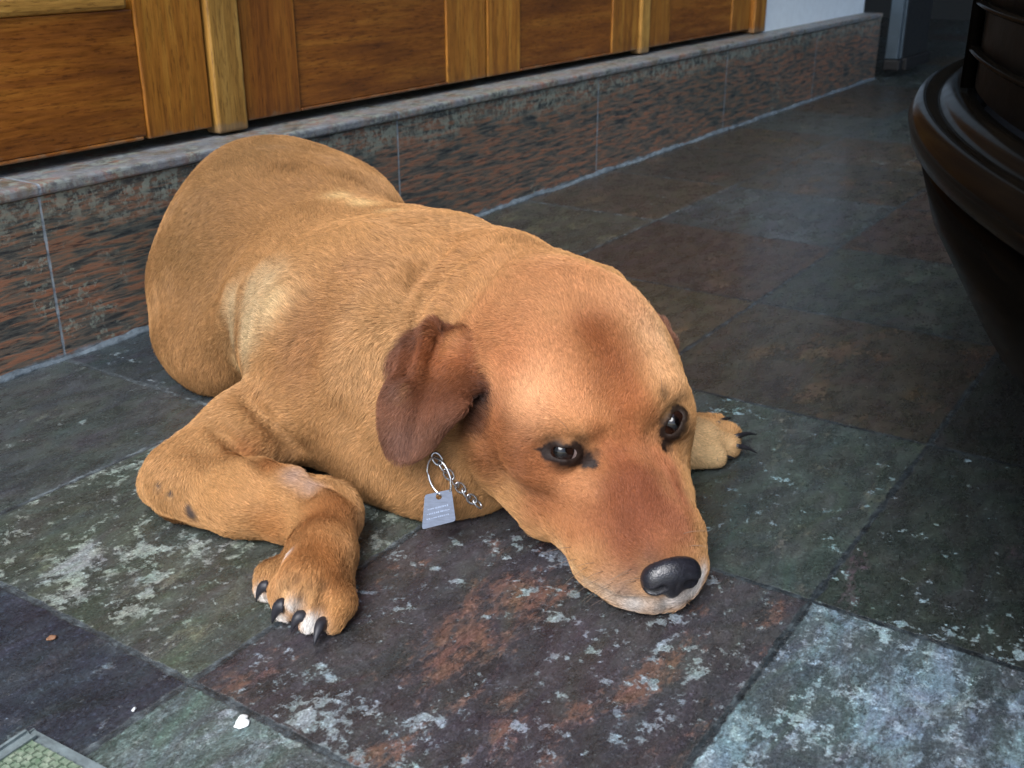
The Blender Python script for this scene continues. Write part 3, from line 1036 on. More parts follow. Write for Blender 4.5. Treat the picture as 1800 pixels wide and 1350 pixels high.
# skin folds
for pts, dep, wid in (
        ([(715, 650), (725, 590), (745, 530), (785, 470), (850, 430)], 0.0085, 0.0065),
        ([(430, 690), (470, 735), (520, 790), (560, 835), (610, 862)], 0.0090, 0.005),
        ([(385, 752), (420, 785), (470, 822), (545, 862)], 0.0090, 0.005),
        ([(498, 965), (515, 945), (520, 920)], 0.004, 0.005),
        ([(846, 704), (846, 730), (838, 760)], 0.0060, 0.006),
        ([(522, 1012), (505, 1030), (486, 1048)], 0.0080, 0.0030),
        ([(545, 1025), (532, 1050), (522, 1080)], 0.0080, 0.0030),
        ([(574, 1030), (568, 1060), (562, 1095)], 0.0080, 0.0030),
        ([(700, 560), (735, 490), (790, 425)], 0.005, 0.006),
        ([(760, 640), (790, 560), (850, 490), (890, 450)], 0.006, 0.006),
        ([(705, 690), (745, 590), (760, 530), (800, 470), (850, 425)], -0.004, 0.006),
        # shoulder blade, hollow behind it, spine, ribs, hip
        ([(700, 470), (650, 520), (610, 600), (590, 680)], -0.005, 0.014),
        ([(560, 480), (545, 560), (530, 640)], 0.006, 0.014),
        ([(700, 520), (690, 590), (680, 650)], 0.004, 0.013),
        ([(740, 455), (690, 430), (620, 400)], -0.003, 0.012),
        ([(460, 470), (400, 520), (370, 590)], -0.004, 0.016),
        ([(470, 440), (430, 480), (400, 620)], 0.004, 0.010),
        # upper arm and elbow
        ([(520, 720), (430, 750), (330, 810)], -0.003, 0.012),
        ([(350, 790), (400, 830), (450, 850)], 0.003, 0.008),
        ([(600, 730), (640, 800), (690, 850)], 0.004, 0.010),
        ([(330, 880), (310, 885)], 0.003, 0.006),
        ([(470, 905), (520, 915)], 0.003, 0.008),
        ([(545, 870), (590, 880)], -0.003, 0.009),
        # head: brows, stop, cheek bone, bridge of the muzzle, side hollows, lips
        ([(940, 748), (985, 742), (1035, 752)], -0.0052, 0.0085),
        ([(1135, 712), (1160, 690), (1185, 690)], -0.0050, 0.0080),
        ([(1058, 780), (1045, 815)], 0.0060, 0.0090),
        ([(1150, 770), (1156, 800)], 0.0050, 0.0080),
        ([(1090, 700), (1100, 745), (1106, 800)], 0.0050, 0.0100),
        ([(1040, 520), (1065, 600), (1085, 680)], 0.0030, 0.011),
        ([(900, 800), (960, 850), (1015, 872)], -0.0055, 0.010),
        ([(950, 820), (1000, 832), (1040, 835)], 0.0022, 0.005),
        ([(1112, 830), (1135, 890), (1160, 950)], -0.0036, 0.009),
        ([(1045, 870), (1062, 920), (1085, 965)], 0.0070, 0.012),
        ([(880, 850), (930, 880), (985, 900)], 0.0060, 0.010),
        ([(1010, 960), (1040, 1000), (1090, 1030)], -0.0036, 0.008),
        ([(972, 948), (1003, 992), (1042, 1030), (1090, 1053), (1140, 1062)], 0.0042, 0.0030),
        ([(1175, 1060), (1178, 1075)], 0.003, 0.003)):
    fld.groove([hit(*p) for p in pts], dep, wid)
# eyes: hollow, ball of the lids, slit between the lids
EYES, SLITS = [], []
for c_, a_, b_, s_ in (((992, 794), (966, 792), (1016, 797), -1), ((1184, 743), (1174, 762), (1196, 722), 1)):
    h_ = hit(*c_)
    v_ = (CAM - h_) / np.linalg.norm(CAM - h_)
    e_ = h_ - v_ * 0.0098
    EYES.append((e_, v_, c_, a_, b_, s_))
for e_, v_, c_, a_, b_, s_ in EYES:
    fld.groove([hit(*a_), hit(*b_)], 0.0055, 0.0085)
fld.apply_grooves()
for e_, v_, c_, a_, b_, s_ in EYES:
    d_ = (e_ - CAM) @ FW
    fld.ball((e_, EYE_RAD + 0.0020), 0.004)
    da, db = (at(*a_, d_) - e_), (at(*b_, d_) - e_)
    mid_ = (da + db) / 2
    q0, q1 = e_ + v_ * 0.0118 + mid_ + (da - mid_) * 0.86 - UP * 0.0010, e_ + v_ * 0.0118 + mid_ + (db - mid_) * 0.86 - UP * 0.0010
    fld.cone((q0, 0.0040), (q1, 0.0040), 0.0015, 'sub')
    SLITS.append((q0 - v_ * 0.002, q1 - v_ * 0.002))
P0, Q0 = fld.mesh(1)
body_me = quads_to_mesh('dog_body', P0, Q0)

hit = hitter(P0)
body_me.shade_smooth()
NV = len(P0)
_nn = np.zeros(NV * 3, np.float32)
body_me.vertices.foreach_get('normal', _nn)
VN = _nn.reshape(-1, 3).astype(float)
if np.mean(((P0 - P0.mean(0)) * VN).sum(1)) < 0: VN = -VN


def view_dir(p):
    v = CAM - p
    return v / np.linalg.norm(v)


# ---- coat colour with face highlight and shade, painted as soft patches in dog space
def lc(*c):
    v = np.array(lin(*c))
    g = v.mean()
    return np.clip(g + (v - g) * 0.95, 0.004, 1)


BASE = lc(180, 134, 84)
PATCH = [  # pixel where the patch centre sits on the coat, radius (m), colour, strength
    ((450, 270), 0.085, (132, 100, 62), .85), ((330, 450), 0.07, (146, 112, 70), .8), ((560, 300), 0.06, (152, 110, 66), .7),
    ((420, 400), 0.07, (160, 116, 70), .6), ((300, 540), 0.05, (170, 124, 76), .5), ((660, 330), 0.03, (158, 118, 78), .6),
    ((560, 570), 0.035, (150, 104, 64), .75), ((540, 640), 0.03, (160, 112, 70), .6), ((640, 470), 0.035, (166, 120, 76), .6),
    ((470, 492), 0.020, (200, 174, 134), .85), ((440, 510), 0.022, (204, 179, 138), .9), ((405, 535), 0.018, (204, 179, 138), .9), ((475, 530), 0.020, (212, 186, 140), .8), ((435, 560), 0.024, (206, 181, 140), .95), ((405, 580), 0.018, (202, 177, 136), .9), ((430, 600), 0.022, (200, 175, 133), .9), ((415, 640), 0.018, (204, 174, 126), .85),
    ((600, 343), 0.013, (212, 178, 122), .85), ((640, 355), 0.014, (212, 178, 122), .85), ((685, 368), 0.012, (204, 168, 116), .8),
    ((680, 600), 0.035, (206, 162, 110), .6), ((650, 740), 0.04, (202, 156, 104), .5), ((830, 430), 0.05, (186, 134, 84), .6),
    ((900, 520), 0.06, (186, 132, 86), .8), ((1000, 500), 0.05, (182, 126, 82), .8), ((830, 600), 0.03, (180, 116, 72), .7),
    ((900, 640), 0.03, (190, 128, 84), .7), ((930, 720), 0.028, (206, 146, 98), .8), ((1010, 700), 0.028, (202, 136, 86), .8),
    ((1150, 580), 0.026, (226, 182, 136), .8), ((1172, 650), 0.016, (222, 172, 122), .8), ((1100, 520), 0.03, (206, 150, 104), .7),
    ((1055, 600), 0.030, (160, 94, 50), .7), ((1085, 670), 0.024, (162, 96, 52), .6),
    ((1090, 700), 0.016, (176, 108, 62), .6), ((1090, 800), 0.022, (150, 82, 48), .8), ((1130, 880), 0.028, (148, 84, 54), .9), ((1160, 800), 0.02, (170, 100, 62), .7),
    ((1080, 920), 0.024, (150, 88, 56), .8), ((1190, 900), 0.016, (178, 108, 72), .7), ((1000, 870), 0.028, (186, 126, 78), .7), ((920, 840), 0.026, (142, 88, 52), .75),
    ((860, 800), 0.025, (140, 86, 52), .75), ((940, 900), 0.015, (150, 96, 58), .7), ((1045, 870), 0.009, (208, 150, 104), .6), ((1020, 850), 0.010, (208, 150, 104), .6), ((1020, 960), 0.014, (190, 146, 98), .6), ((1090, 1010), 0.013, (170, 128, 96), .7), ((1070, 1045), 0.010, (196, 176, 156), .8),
    ((1120, 1068), 0.011, (196, 190, 184), .95), ((1170, 1066), 0.009, (202, 196, 190), .95), ((1215, 1045), 0.007, (210, 204, 200), .95), ((1234, 1020), 0.007, (222, 218, 214), .95), ((1195, 1058), 0.008, (214, 208, 204), .9), ((1226, 1036), 0.007, (220, 216, 212), .9), ((1010, 1000), 0.006, (206, 170, 124), .7), ((985, 965), 0.006, (206, 168, 120), .7), ((1040, 1030), 0.008, (190, 164, 136), .7),
    ((1140, 975), 0.008, (110, 84, 70), .7), ((1115, 1000), 0.007, (110, 88, 76), .7),
    ((1100, 1040), 0.007, (120, 104, 96), .6),
    ((350, 800), 0.04, (196, 148, 94), .7), ((400, 870), 0.04, (194, 144, 90), .7), ((470, 930), 0.018, (168, 110, 58), .7), ((600, 880), 0.018, (150, 90, 44), .85),
    ((560, 900), 0.022, (160, 100, 52), .8), ((560, 960), 0.025, (168, 106, 54), .8), ((590, 1010), 0.018, (160, 100, 50), .8), ((490, 1010), 0.014, (172, 116, 64), .7),
    ((510, 830), 0.010, (176, 150, 138), .7), ((540, 848), 0.009, (176, 150, 138), .7), ((440, 790), 0.012, (170, 108, 56), .7), ((470, 812), 0.012, (166, 104, 54), .7),
    ((500, 1040), 0.010, (212, 172, 122), .7), ((545, 1045), 0.011, (206, 160, 104), .6), ((450, 1040), 0.006, (226, 220, 212), .7), ((520, 1060), 0.006, (226, 220, 212), .7), ((555, 1090), 0.0065, (228, 222, 214), .9),
    ((545, 1110), 0.007, (222, 216, 208), .9), ((475, 1085), 0.006, (222, 212, 200), .8), ((590, 1060), 0.010, (196, 142, 84), .7),
    ((1245, 782), 0.026, (232, 200, 150), .95), ((1265, 775), 0.025, (226, 192, 142), .9), ((1250, 800), 0.014, (214, 184, 136), .7), ((720, 880), 0.04, (196, 150, 98), .6),
    ((700, 800), 0.035, (186, 132, 80), .6), ((505, 968), 0.004, (226, 220, 214), .9),
]
ear_c = [((720, 690), 0.024, (92, 54, 36), 1), ((700, 750), 0.022, (104, 68, 54), 1), ((760, 620), 0.017, (100, 52, 26), .95), ((740, 730), 0.022, (98, 60, 42), 1),
         ((690, 700), 0.014, (96, 62, 48), 1), ((790, 690), 0.017, (92, 52, 30), .95), ((715, 785), 0.014, (120, 84, 74), .95), ((810, 640), 0.015, (112, 62, 34), .8), ((835, 668), 0.009, (70, 40, 24), .9), ((790, 640), 0.012, (108, 58, 30), .8)]
PATCH += [((900, 640), 0.026, (176, 110, 66), .7), ((868, 740), 0.02, (156, 92, 52), .7), ((990, 880), 0.028, (172, 110, 66), .7), ((1000, 470), 0.05, (180, 124, 80), .6),
          ((1040, 575), 0.013, (128, 68, 32), .5), ((1062, 600), 0.018, (122, 62, 28), .55), ((1082, 645), 0.017, (126, 66, 32), .5), ((1100, 720), 0.012, (140, 78, 42), .5), ((1105, 700), 0.015, (158, 92, 50), .6), ((1110, 760), 0.016, (150, 86, 48), .6), ((960, 640), 0.02, (196, 136, 90), .6),
          ((1130, 840), 0.020, (124, 68, 42), .7), ((1100, 950), 0.018, (134, 80, 52), .7), ((1060, 740), 0.010, (196, 128, 76), .6), ((1195, 860), 0.012, (160, 94, 62), .7), ((920, 800), 0.024, (132, 76, 42), .75), ((965, 875), 0.022, (142, 86, 50), .7), ((880, 750), 0.018, (130, 76, 42), .7), ((850, 810), 0.020, (132, 80, 46), .7), ((1000, 850), 0.012, (196, 136, 88), .6), ((1030, 900), 0.010, (196, 138, 92), .5), ((1030, 930), 0.016, (166, 106, 66), .6),  # russet cheek dabs also carry the shading below the eye
          ((1140, 900), 0.026, (122, 68, 44), .8), ((1090, 860), 0.020, (124, 68, 40), .7), ((1105, 930), 0.020, (126, 72, 46), .7), ((1180, 960), 0.014, (150, 92, 62), .7), ((1205, 925), 0.016, (148, 90, 60), .75), ((1205, 880), 0.014, (146, 86, 56), .75), ((1190, 830), 0.012, (150, 88, 56), .7), ((935, 690), 0.020, (222, 168, 122), .7), ((1010, 720), 0.014, (212, 152, 104), .5),  # pale forehead dab is a painted highlight
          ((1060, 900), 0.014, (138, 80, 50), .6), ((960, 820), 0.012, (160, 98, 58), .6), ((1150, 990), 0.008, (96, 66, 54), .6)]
VC = np.repeat(BASE[None], NV, 0)
wob = 0.25 * np.sin(P0 @ np.array([90, 40, 60.])) * np.sin(P0 @ np.array([-50, 95, 30.])) + 0.15 * np.sin(P0 @ np.array([210, -150, 170.]))


def dab(c, rad, col, st, hard=2.0):
    global VC
    r = np.sqrt(((P0 - c) ** 2).sum(1)) / rad * (1 + 0.35 * wob)
    w = st * np.exp(-(r ** hard) * 0.9)
    VC = VC * (1 - w[:, None]) + lc(*col) * w[:, None]


for (px, py), rad, col, st in PATCH: dab(hit(px, py), rad, col, st)
for s_ in (1,):
    dab(at(1188, 606, .910), 0.016, (84, 46, 30), .95, 4)
ef = Field((0.36, 0.17, -0.006), (1.16, 1.075, 0.30), 0.0034)
for s_ in (-1, 1): build_ear_field(ef, s_)
gi = np.clip(np.rint((P0 - ef.lo) / ef.h).astype(int), 0, ef.n - 1)
ev = ef.v[gi[:, 0], gi[:, 1], gi[:, 2]]
EAR = np.clip((0.0060 - ev) / 0.0034, 0, 1)
ear_n = 0.5 + 0.5 * np.sin(P0 @ np.array([75., 50, 120]) + 0.8)
ed = np.clip(np.sqrt(((P0 - hit(790, 620)) ** 2).sum(1)) / 0.075, 0, 1)[:, None]
earcol = np.where(ed < 0.5, lc(150, 88, 48)[None] * (1 - ed * 2) + lc(104, 60, 36)[None] * ed * 2, lc(104, 60, 36)[None] * (2 - ed * 2) + lc(126, 86, 66)[None] * (ed * 2 - 1))
earcol = earcol * (0.85 + 0.3 * ear_n[:, None])
top_ = np.clip(1 - np.sqrt(((P0 - hit(800, 596)) ** 2).sum(1)) / 0.018, 0, 1)
EARW = EAR * (1 - 0.75 * top_)
VC = VC * (1 - EARW[:, None]) + earcol * EARW[:, None]
for (px, py), rad, col, st in (((842, 712), 0.012, (50, 28, 20), .95), ((832, 738), 0.012, (62, 36, 24), .9), ((848, 700), 0.007, (34, 20, 16), .9), ((846, 748), 0.012, (92, 54, 32), .75), ((820, 760), 0.010, (100, 60, 36), .7), ((705, 780), 0.012, (128, 92, 78), .6), ((745, 610), 0.012, (122, 66, 34), .7), ((690, 690), 0.010, (104, 72, 58), .6)):  # by the cheek: dark ear-canal skin plus painted shadow of the ear opening
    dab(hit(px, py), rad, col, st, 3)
# black rims of the eyes and the dark tear corners
EYEBLACK = np.zeros(NV)


def black(c, rad, st=1.0, hard=4.0):
    global EYEBLACK
    r = np.sqrt(((P0 - c) ** 2).sum(1)) / rad
    EYEBLACK = np.maximum(EYEBLACK, st * np.exp(-(r ** hard)))


for (px, py), rad, st in (((966, 790), .0062, 1), ((975, 792), .0090, 1), ((990, 796), .0112, 1), ((1008, 799), .0110, 1), ((1022, 804), .0084, 1), ((1034, 808), .0066, 1), ((1044, 812), .0045, .95), ((957, 790), .0034, .8), ((1045, 800), .004, .6),
                          ((1022, 778), .006, .6), ((1184, 740), .0120, 1), ((1192, 755), .0095, 1), ((1178, 764), .0092, 1), ((1174, 780), .0066, .95), ((1178, 795), .0035, .7), ((1168, 745), .0065, .9), ((1169, 700), .0045, .6), ((1203, 722), .0055, .95), ((1172, 688), .003, .5)):
    black(hit(px, py), rad, st)
def seg_dist(a, b, taper=0.0):
    ab = b - a
    t_ = np.clip(((P0 - a) @ ab) / (ab @ ab), 0, 1)
    return np.sqrt(((P0 - a - t_[:, None] * ab) ** 2).sum(1)) + taper * t_


for k_, (qa, qb) in enumerate(SLITS):
    EYEBLACK = np.maximum(EYEBLACK, np.clip((0.0088 - seg_dist(qa, qb)) / 0.0014, 0, 1))
for pa_, pb_, w_ in (((1008, 803), (1042, 813), .0085), ((985, 812), (1028, 818), .0052), ((1015, 782), (1036, 800), .0040), ((966, 790), (948, 789), .0042), ((1178, 764), (1172, 794), .0082), ((1196, 722), (1204, 716), .0048)):
    EYEBLACK = np.maximum(EYEBLACK, np.clip((w_ - seg_dist(hit(*pa_), hit(*pb_), w_ * 0.5)) / 0.0016, 0, 1))
VC = VC * (1 - 0.96 * EYEBLACK[:, None]) + lc(22, 20, 22) * 0.96 * EYEBLACK[:, None]
# bare dark calluses at the elbow
BARE = np.clip(EYEBLACK * 1.2 - 0.35, 0, 1)
CALLUS = np.zeros(NV)
for (px, py), rad in (((330, 903), .0060), ((276, 853), .0036), ((298, 868), .0032), ((326, 893), .0045)):
    CALLUS = np.maximum(CALLUS, np.exp(-((np.sqrt(((P0 - hit(px, py)) ** 2).sum(1)) / rad) ** 4)))
VC = VC * (1 - 0.9 * CALLUS[:, None]) + lc(58, 58, 64) * 0.9 * CALLUS[:, None]
BARE = np.maximum(BARE, CALLUS)

for pts_ in ([(522, 1012), (505, 1030), (486, 1050)], [(545, 1025), (532, 1050), (522, 1082)], [(574, 1030), (568, 1060), (562, 1098)]):
    for p_ in pts_: dab(hit(*p_), 0.0026, (96, 62, 36), .7)  # shade in the gaps between toes, painted dark brown
for p_, q_ in (((540, 1085), .0045), ((552, 1098), .0045), ((548, 1108), .005), ((508, 1068), .0040), ((450, 1045), .004), ((458, 1058), .0050), ((485, 1082), .0045), ((498, 1092), .004)):
    dab(hit(*p_), q_, (232, 228, 222), .9)
# ---- direction the coat lies in
FLOW = [((1150, 930), (1110, 800)), ((1090, 760), (1060, 620)), ((1040, 600), (960, 490)), ((960, 720), (880, 640)), ((1180, 640), (1130, 530)),
        ((1000, 880), (910, 830)), ((1040, 1000), (985, 910)), ((890, 800), (830, 730)), ((1080, 1050), (1020, 1000)), ((900, 500), (810, 430)), ((1050, 500), (940, 450)),
        ((870, 620), (780, 560)), ((760, 560), (690, 600)), ((700, 480), (600, 430)), ((780, 420), (700, 400)), ((590, 420), (480, 340)), ((480, 330), (420, 270)), ((620, 340), (560, 300)),
        ((600, 600), (500, 620)), ((560, 500), (450, 480)), ((450, 540), (370, 580)), ((400, 420), (320, 480)), ((330, 520), (300, 590)), ((350, 360), (300, 420)),
        ((660, 620), (620, 720)), ((700, 720), (650, 800)), ((600, 730), (560, 800)), ((760, 820), (690, 880)), ((480, 730), (380, 780)), ((350, 780), (290, 840)),
        ((340, 850), (430, 880)), ((450, 880), (550, 900)), ((580, 900), (570, 960)), ((550, 960), (530, 1060)), ((1210, 780), (1280, 778)), ((800, 640), (730, 740)), ((760, 630), (700, 720))]
fa = np.array([hit(*a) for a, b in FLOW])
fb = np.array([hit(*b) for a, b in FLOW])
fd = (fb - fa) / np.linalg.norm(fb - fa, axis=1)[:, None]
fm = (fa + fb) / 2
VF = np.zeros((NV, 3))
for c_, d_ in zip(fm, fd):
    w = 1.0 / (((P0 - c_) ** 2).sum(1) + 0.0002) ** 2
    VF += w[:, None] * d_[None]
VF /= np.linalg.norm(VF, axis=1)[:, None] + 1e-9

# ---- hair length (m)
VL = np.full(NV, 0.0085)


def setlen(px, py, rad, L):
    global VL
    w = np.exp(-((np.sqrt(((P0 - hit(px, py)) ** 2).sum(1)) / rad) ** 3))
    VL = VL * (1 - w) + L * w


for px, py, rad, L in ((950, 560, .09, .0080), (1050, 620, .085, .0052), (1000, 760, .07, .0046), (1130, 850, .06, .0036), (1120, 960, .05, .0030), (1020, 930, .05, .0042),
                       (730, 700, .05, .005), (1100, 1050, .02, .004), (560, 940, .06, .0050), (540, 1060, .035, .0045), (450, 870, .09, .0060), (330, 840, .06, .0060), (1250, 780, .05, .0045), (620, 480, .10, .0100), (440, 550, .05, .0095)):
    setlen(px, py, rad, L)
for px, py, rad in ((992, 796, .016), (1030, 806, .013), (1184, 745, .016), (1176, 780, .010)): setlen(px, py, rad, .0016)

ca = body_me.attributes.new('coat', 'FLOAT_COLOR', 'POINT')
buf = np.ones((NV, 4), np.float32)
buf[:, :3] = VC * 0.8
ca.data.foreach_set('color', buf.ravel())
ba = body_me.attributes.new('bare', 'FLOAT', 'POINT')
ba.data.foreach_set('value', BARE.astype(np.float32))


def mat_skin():
    t = NT('short_coat_skin')
    c = t.attr('coat')
    b = t.attr('bare', 'Fac')
    P = t.pos()
    n = t.noise(P, 420, 4, 0.6)
    c = t.mix(1.0, c, t.ramp(n, [(0.3, 0.7), (0.7, 1.15)]), 'MULTIPLY')
    r = t.math('SUBTRACT', 0.75, t.math('MULTIPLY', b, 0.42))
    return t.fin(c, t.math('ADD', r, 0.1), t.bump(n, 0.5, 0.0008), spec=0.12)


def mat_fur():
    t = NT('fur')
    c = t.attr('coat')
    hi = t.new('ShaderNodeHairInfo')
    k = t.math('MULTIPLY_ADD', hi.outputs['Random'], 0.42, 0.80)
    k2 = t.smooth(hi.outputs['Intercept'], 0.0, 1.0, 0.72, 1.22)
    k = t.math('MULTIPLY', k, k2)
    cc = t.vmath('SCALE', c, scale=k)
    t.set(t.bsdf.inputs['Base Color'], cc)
    t.bsdf.inputs['Roughness'].default_value = 0.42
    t.bsdf.inputs['Specular IOR Level'].default_value = 0.2
    t.bsdf.inputs['Sheen Weight'].default_value = 0.0
    return t.mat


M['skin'], M['fur'] = mat_skin(), mat_fur()
HEAD_LOC = Vector((0.78, 0.60, 0.0))
dog = empty('dog', HEAD_LOC, 'tan short-haired dog lying on the slate floor with its chin down', 'dog')
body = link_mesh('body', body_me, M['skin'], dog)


def grow(n_hairs, seed=1, front_only=False, scale=1.0):
    rng = np.random.default_rng(seed)
    T = np.concatenate([Q0[:, [0, 1, 2]], Q0[:, [0, 2, 3]]])
    A, B, Cc = P0[T[:, 0]], P0[T[:, 1]], P0[T[:, 2]]
    ar = np.linalg.norm(np.cross(B - A, Cc - A), axis=1)
    cen = (A + B + Cc) / 3
    nrm = VN[T].mean(1)
    vd = CAM - cen
    vd /= np.linalg.norm(vd, axis=1)[:, None]
    facing = (nrm * vd).sum(1)
    w = ar * np.where(facing > -0.25, 1.0, 0.35)
    w *= (cen[:, 2] > 0.004)
    w *= 1 - np.clip(BARE[T].mean(1) * 1.6, 0, 1)
    Lm = VL[T].mean(1)
    w *= np.clip((0.012 / Lm) ** 0.8, 0.8, 2.6)          # denser where the coat is short
    idx = np.searchsorted(np.cumsum(w) / w.sum(), rng.random(n_hairs))
    idx = np.clip(idx, 0, len(T) - 1)
    u, v = rng.random(n_hairs), rng.random(n_hairs)
    f_ = u + v > 1
    u[f_], v[f_] = 1 - u[f_], 1 - v[f_]
    bc = np.stack([1 - u - v, u, v], 1)
    t3 = T[idx]
    mixv = lambda arr: (arr[t3] * (bc[:, :, None] if arr.ndim == 2 else bc)).sum(1)
    root, nr, fl_, L, col = mixv(P0), mixv(VN), mixv(VF), mixv(VL), mixv(VC)
    nr /= np.linalg.norm(nr, axis=1)[:, None]
    # tangential lie with slow swirls
    sw = 0.28 * np.sin(root @ np.array([60., 25, 45]) + 1) + 0.22 * np.sin(root @ np.array([-35., 80, 70]) + 2.0) + 0.16 * np.sin(root @ np.array([160., 130, -140]))
    tg = fl_ - nr * (fl_ * nr).sum(1)[:, None]
    tg /= np.linalg.norm(tg, axis=1)[:, None] + 1e-9
    bt = np.cross(nr, tg)
    ang = sw + rng.normal(0, 0.16, n_hairs)
    tg = tg * np.cos(ang)[:, None] + bt * np.sin(ang)[:, None]
    L = L * rng.uniform(0.6, 1.15, n_hairs) * scale
    lift = np.clip(rng.normal(0.24, 0.08, n_hairs), 0.08, 0.6)
    p = [root - nr * 0.0006]
    for frac, lf in ((0.33, 1.25), (0.67, 0.95), (1.0, 0.62)):
        p.append(root + tg * (L * frac)[:, None] * np.cos(lift)[:, None] + nr * (L * frac * np.sin(lift) * lf)[:, None])
    pts = np.stack(p, 1)
    # tufts: neighbouring tips lean together
    cell = np.floor(root / 0.0042 + rng.normal(0, 0.22, (n_hairs, 3))).astype(np.int64)
    key = (cell[:, 0] * 73856093) ^ (cell[:, 1] * 19349663) ^ (cell[:, 2] * 83492791)
    uq, inv = np.unique(key, return_inverse=True)
    inv = inv.ravel()
    cnt = np.bincount(inv)
    tipm = np.stack([np.bincount(inv, pts[:, 3, a]) / cnt for a in range(3)], 1)[inv]
    pull = (0.34 * np.clip((L - 0.003) / 0.009, 0.12, 1.0))[:, None]
    pts[:, 3] = pts[:, 3] * (1 - pull) + tipm * pull
    pts[:, 2] = pts[:, 2] * (1 - pull * 0.4) + (pts[:, 2] + tipm - pts[:, 3]) * pull * 0.4
    pts[:, :, 2] = np.maximum(pts[:, :, 2], 0.0008)
    br = 1 + rng.normal(0.0, 1.0, len(uq))[inv] * (0.045 + 0.07 * np.clip((L - 0.004) / 0.006, 0, 1))
    col = col * br[:, None]
    # strays of paler guard hair
    g_ = rng.random(n_hairs) < 0.12
    col[g_] = col[g_] * 1.25 + 0.015
    g_ = rng.random(n_hairs) < 0.10
    col[g_] = col[g_] * 0.6
    return pts, np.clip(col, 0, 1), L


def fur_object(n, seed=1):
    pts, col, L = grow(n, seed)
    hc = bpy.data.hair_curves.new('fur')
    hc.add_curves([4] * len(pts))
    hc.attributes['position'].data.foreach_set('vector', (pts.reshape(-1, 3) - np.array(HEAD_LOC)).astype(np.float32).ravel())
    rad = hc.attributes.get('radius') or hc.attributes.new('radius', 'FLOAT', 'POINT')
    r0 = np.clip(0.00014 * (L / 0.012) ** 0.4, 0.00007, 0.0002)
    rr = (r0[:, None] * np.array([1.0, 0.95, 0.7, 0.15])[None]).astype(np.float32)
    rad.data.foreach_set('value', rr.ravel())
    a = hc.attributes.new('coat', 'FLOAT_COLOR', 'CURVE')
    c4 = np.ones((len(pts), 4), np.float32)
    c4[:, :3] = col
    a.data.foreach_set('color', c4.ravel())
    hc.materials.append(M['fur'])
    o = bpy.data.objects.new('fur', hc)
    COL.objects.link(o)
    o.parent = dog
    return o


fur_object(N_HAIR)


# ------------------------------------------------------------------ eyes
def mat_eye():
    t = NT('eyeball')
    P = t.objco()
    sp = t.new('ShaderNodeSeparateXYZ'); t.set(sp.inputs[0], P)
    r = t.math('SQRT', t.math('ADD', t.math('POWER', sp.outputs[0], 2.0), t.math('POWER', sp.outputs[1], 2.0)))
    n = t.noise(P, 900, 3, 0.6)
    c = t.ramp(t.math('DIVIDE', r, 0.0125), [(0.0, lin(5, 4, 5)), (0.34, lin(7, 5, 5)), (0.42, lin(24, 14, 11)), (0.68, lin(34, 19, 14)), (0.76, lin(14, 9, 9)), (0.81, lin(120, 106, 104)), (1.0, lin(160, 144, 140))])
    c = t.mix(1.0, c, t.ramp(n, [(0.3, 0.75), (0.7, 1.2)]), 'MULTIPLY')
    t.bsdf.inputs['Coat Weight'].default_value = 0.25
    t.bsdf.inputs['Coat Roughness'].default_value = 0.03
    return t.fin(c, 0.09, spec=0.4)


M['eye'] = mat_eye()
for k_, (e_, v_, c_, a_, b_, s_) in enumerate(EYES):
    bm = bmesh.new()
    bmesh.ops.create_uvsphere(bm, u_segments=48, v_segments=32, radius=EYE_RAD)
    for v in bm.verts:                       # corneal bulge
        r2 = math.hypot(v.co.x, v.co.y)
        if v.co.z > 0 and r2 < 0.0075: v.co.z += 0.0009 * (1 - (r2 / 0.0075) ** 2)
    o = bm_obj('eye', bm, M['eye'], None, True)
    look = v_ + (RT * (-0.22) + UP * 0.02 if s_ < 0 else RT * (0.10) - UP * 0.05)
    o.rotation_euler = Vector(look).to_track_quat('Z', 'Y').to_euler()
    o.parent = dog
    o.location = Vector(e_) - HEAD_LOC

# ------------------------------------------------------------------ nose
N0 = at(1180, 1013, (hit(1180, 1013) - CAM) @ FW + 0.004)
NFc = 0.75 * hF + 0.45 * hU - 0.1 * hL
NFc /= np.linalg.norm(NFc)
NLc = hL - NFc * (hL @ NFc); NLc /= np.linalg.norm(NLc)
NUc = np.cross(NLc, NFc)
if NUc @ hU < 0: NUc = -NUc
NR = np.array([NLc, NFc, NUc])


def npt(l, f, u): return N0 + l * NLc + f * NFc + u * NUc


nf = Field(N0 - 0.034, N0 + 0.034, 0.0009)
nf.ell(npt(0, 0.0, 0.002), NR, (0.0195, 0.0105, 0.0125), 0.004)
for s_ in (-1, 1):
    nf.ell(npt(s_ * 0.0125, -0.0015, -0.0015), NR, (0.0088, 0.0095, 0.0105), 0.005)
nf.ell(npt(0, -0.002, -0.009), NR, (0.0075, 0.008, 0.009), 0.005)
for s_ in (-1, 1):
    nf.chain([(npt(s_ * 0.0095, 0.0105, -0.0035), 0.0042), (npt(s_ * 0.0150, 0.0070, -0.0060), 0.0034), (npt(s_ * 0.0205, 0.002, -0.0050), 0.0018)], 0.0012, 'sub')
nf.cone((npt(0, 0.0105, 0.000), 0.0005), (npt(0, 0.006, -0.018), 0.0010), 0.0025, 'sub')
PN, QN = nf.mesh(2)
nt = NT('wet_black_nose')
vo = nt.new('ShaderNodeTexVoronoi', feature='DISTANCE_TO_EDGE')
nt.set(vo.inputs['Vector'], nt.pos())
vo.inputs['Scale'].default_value = 700
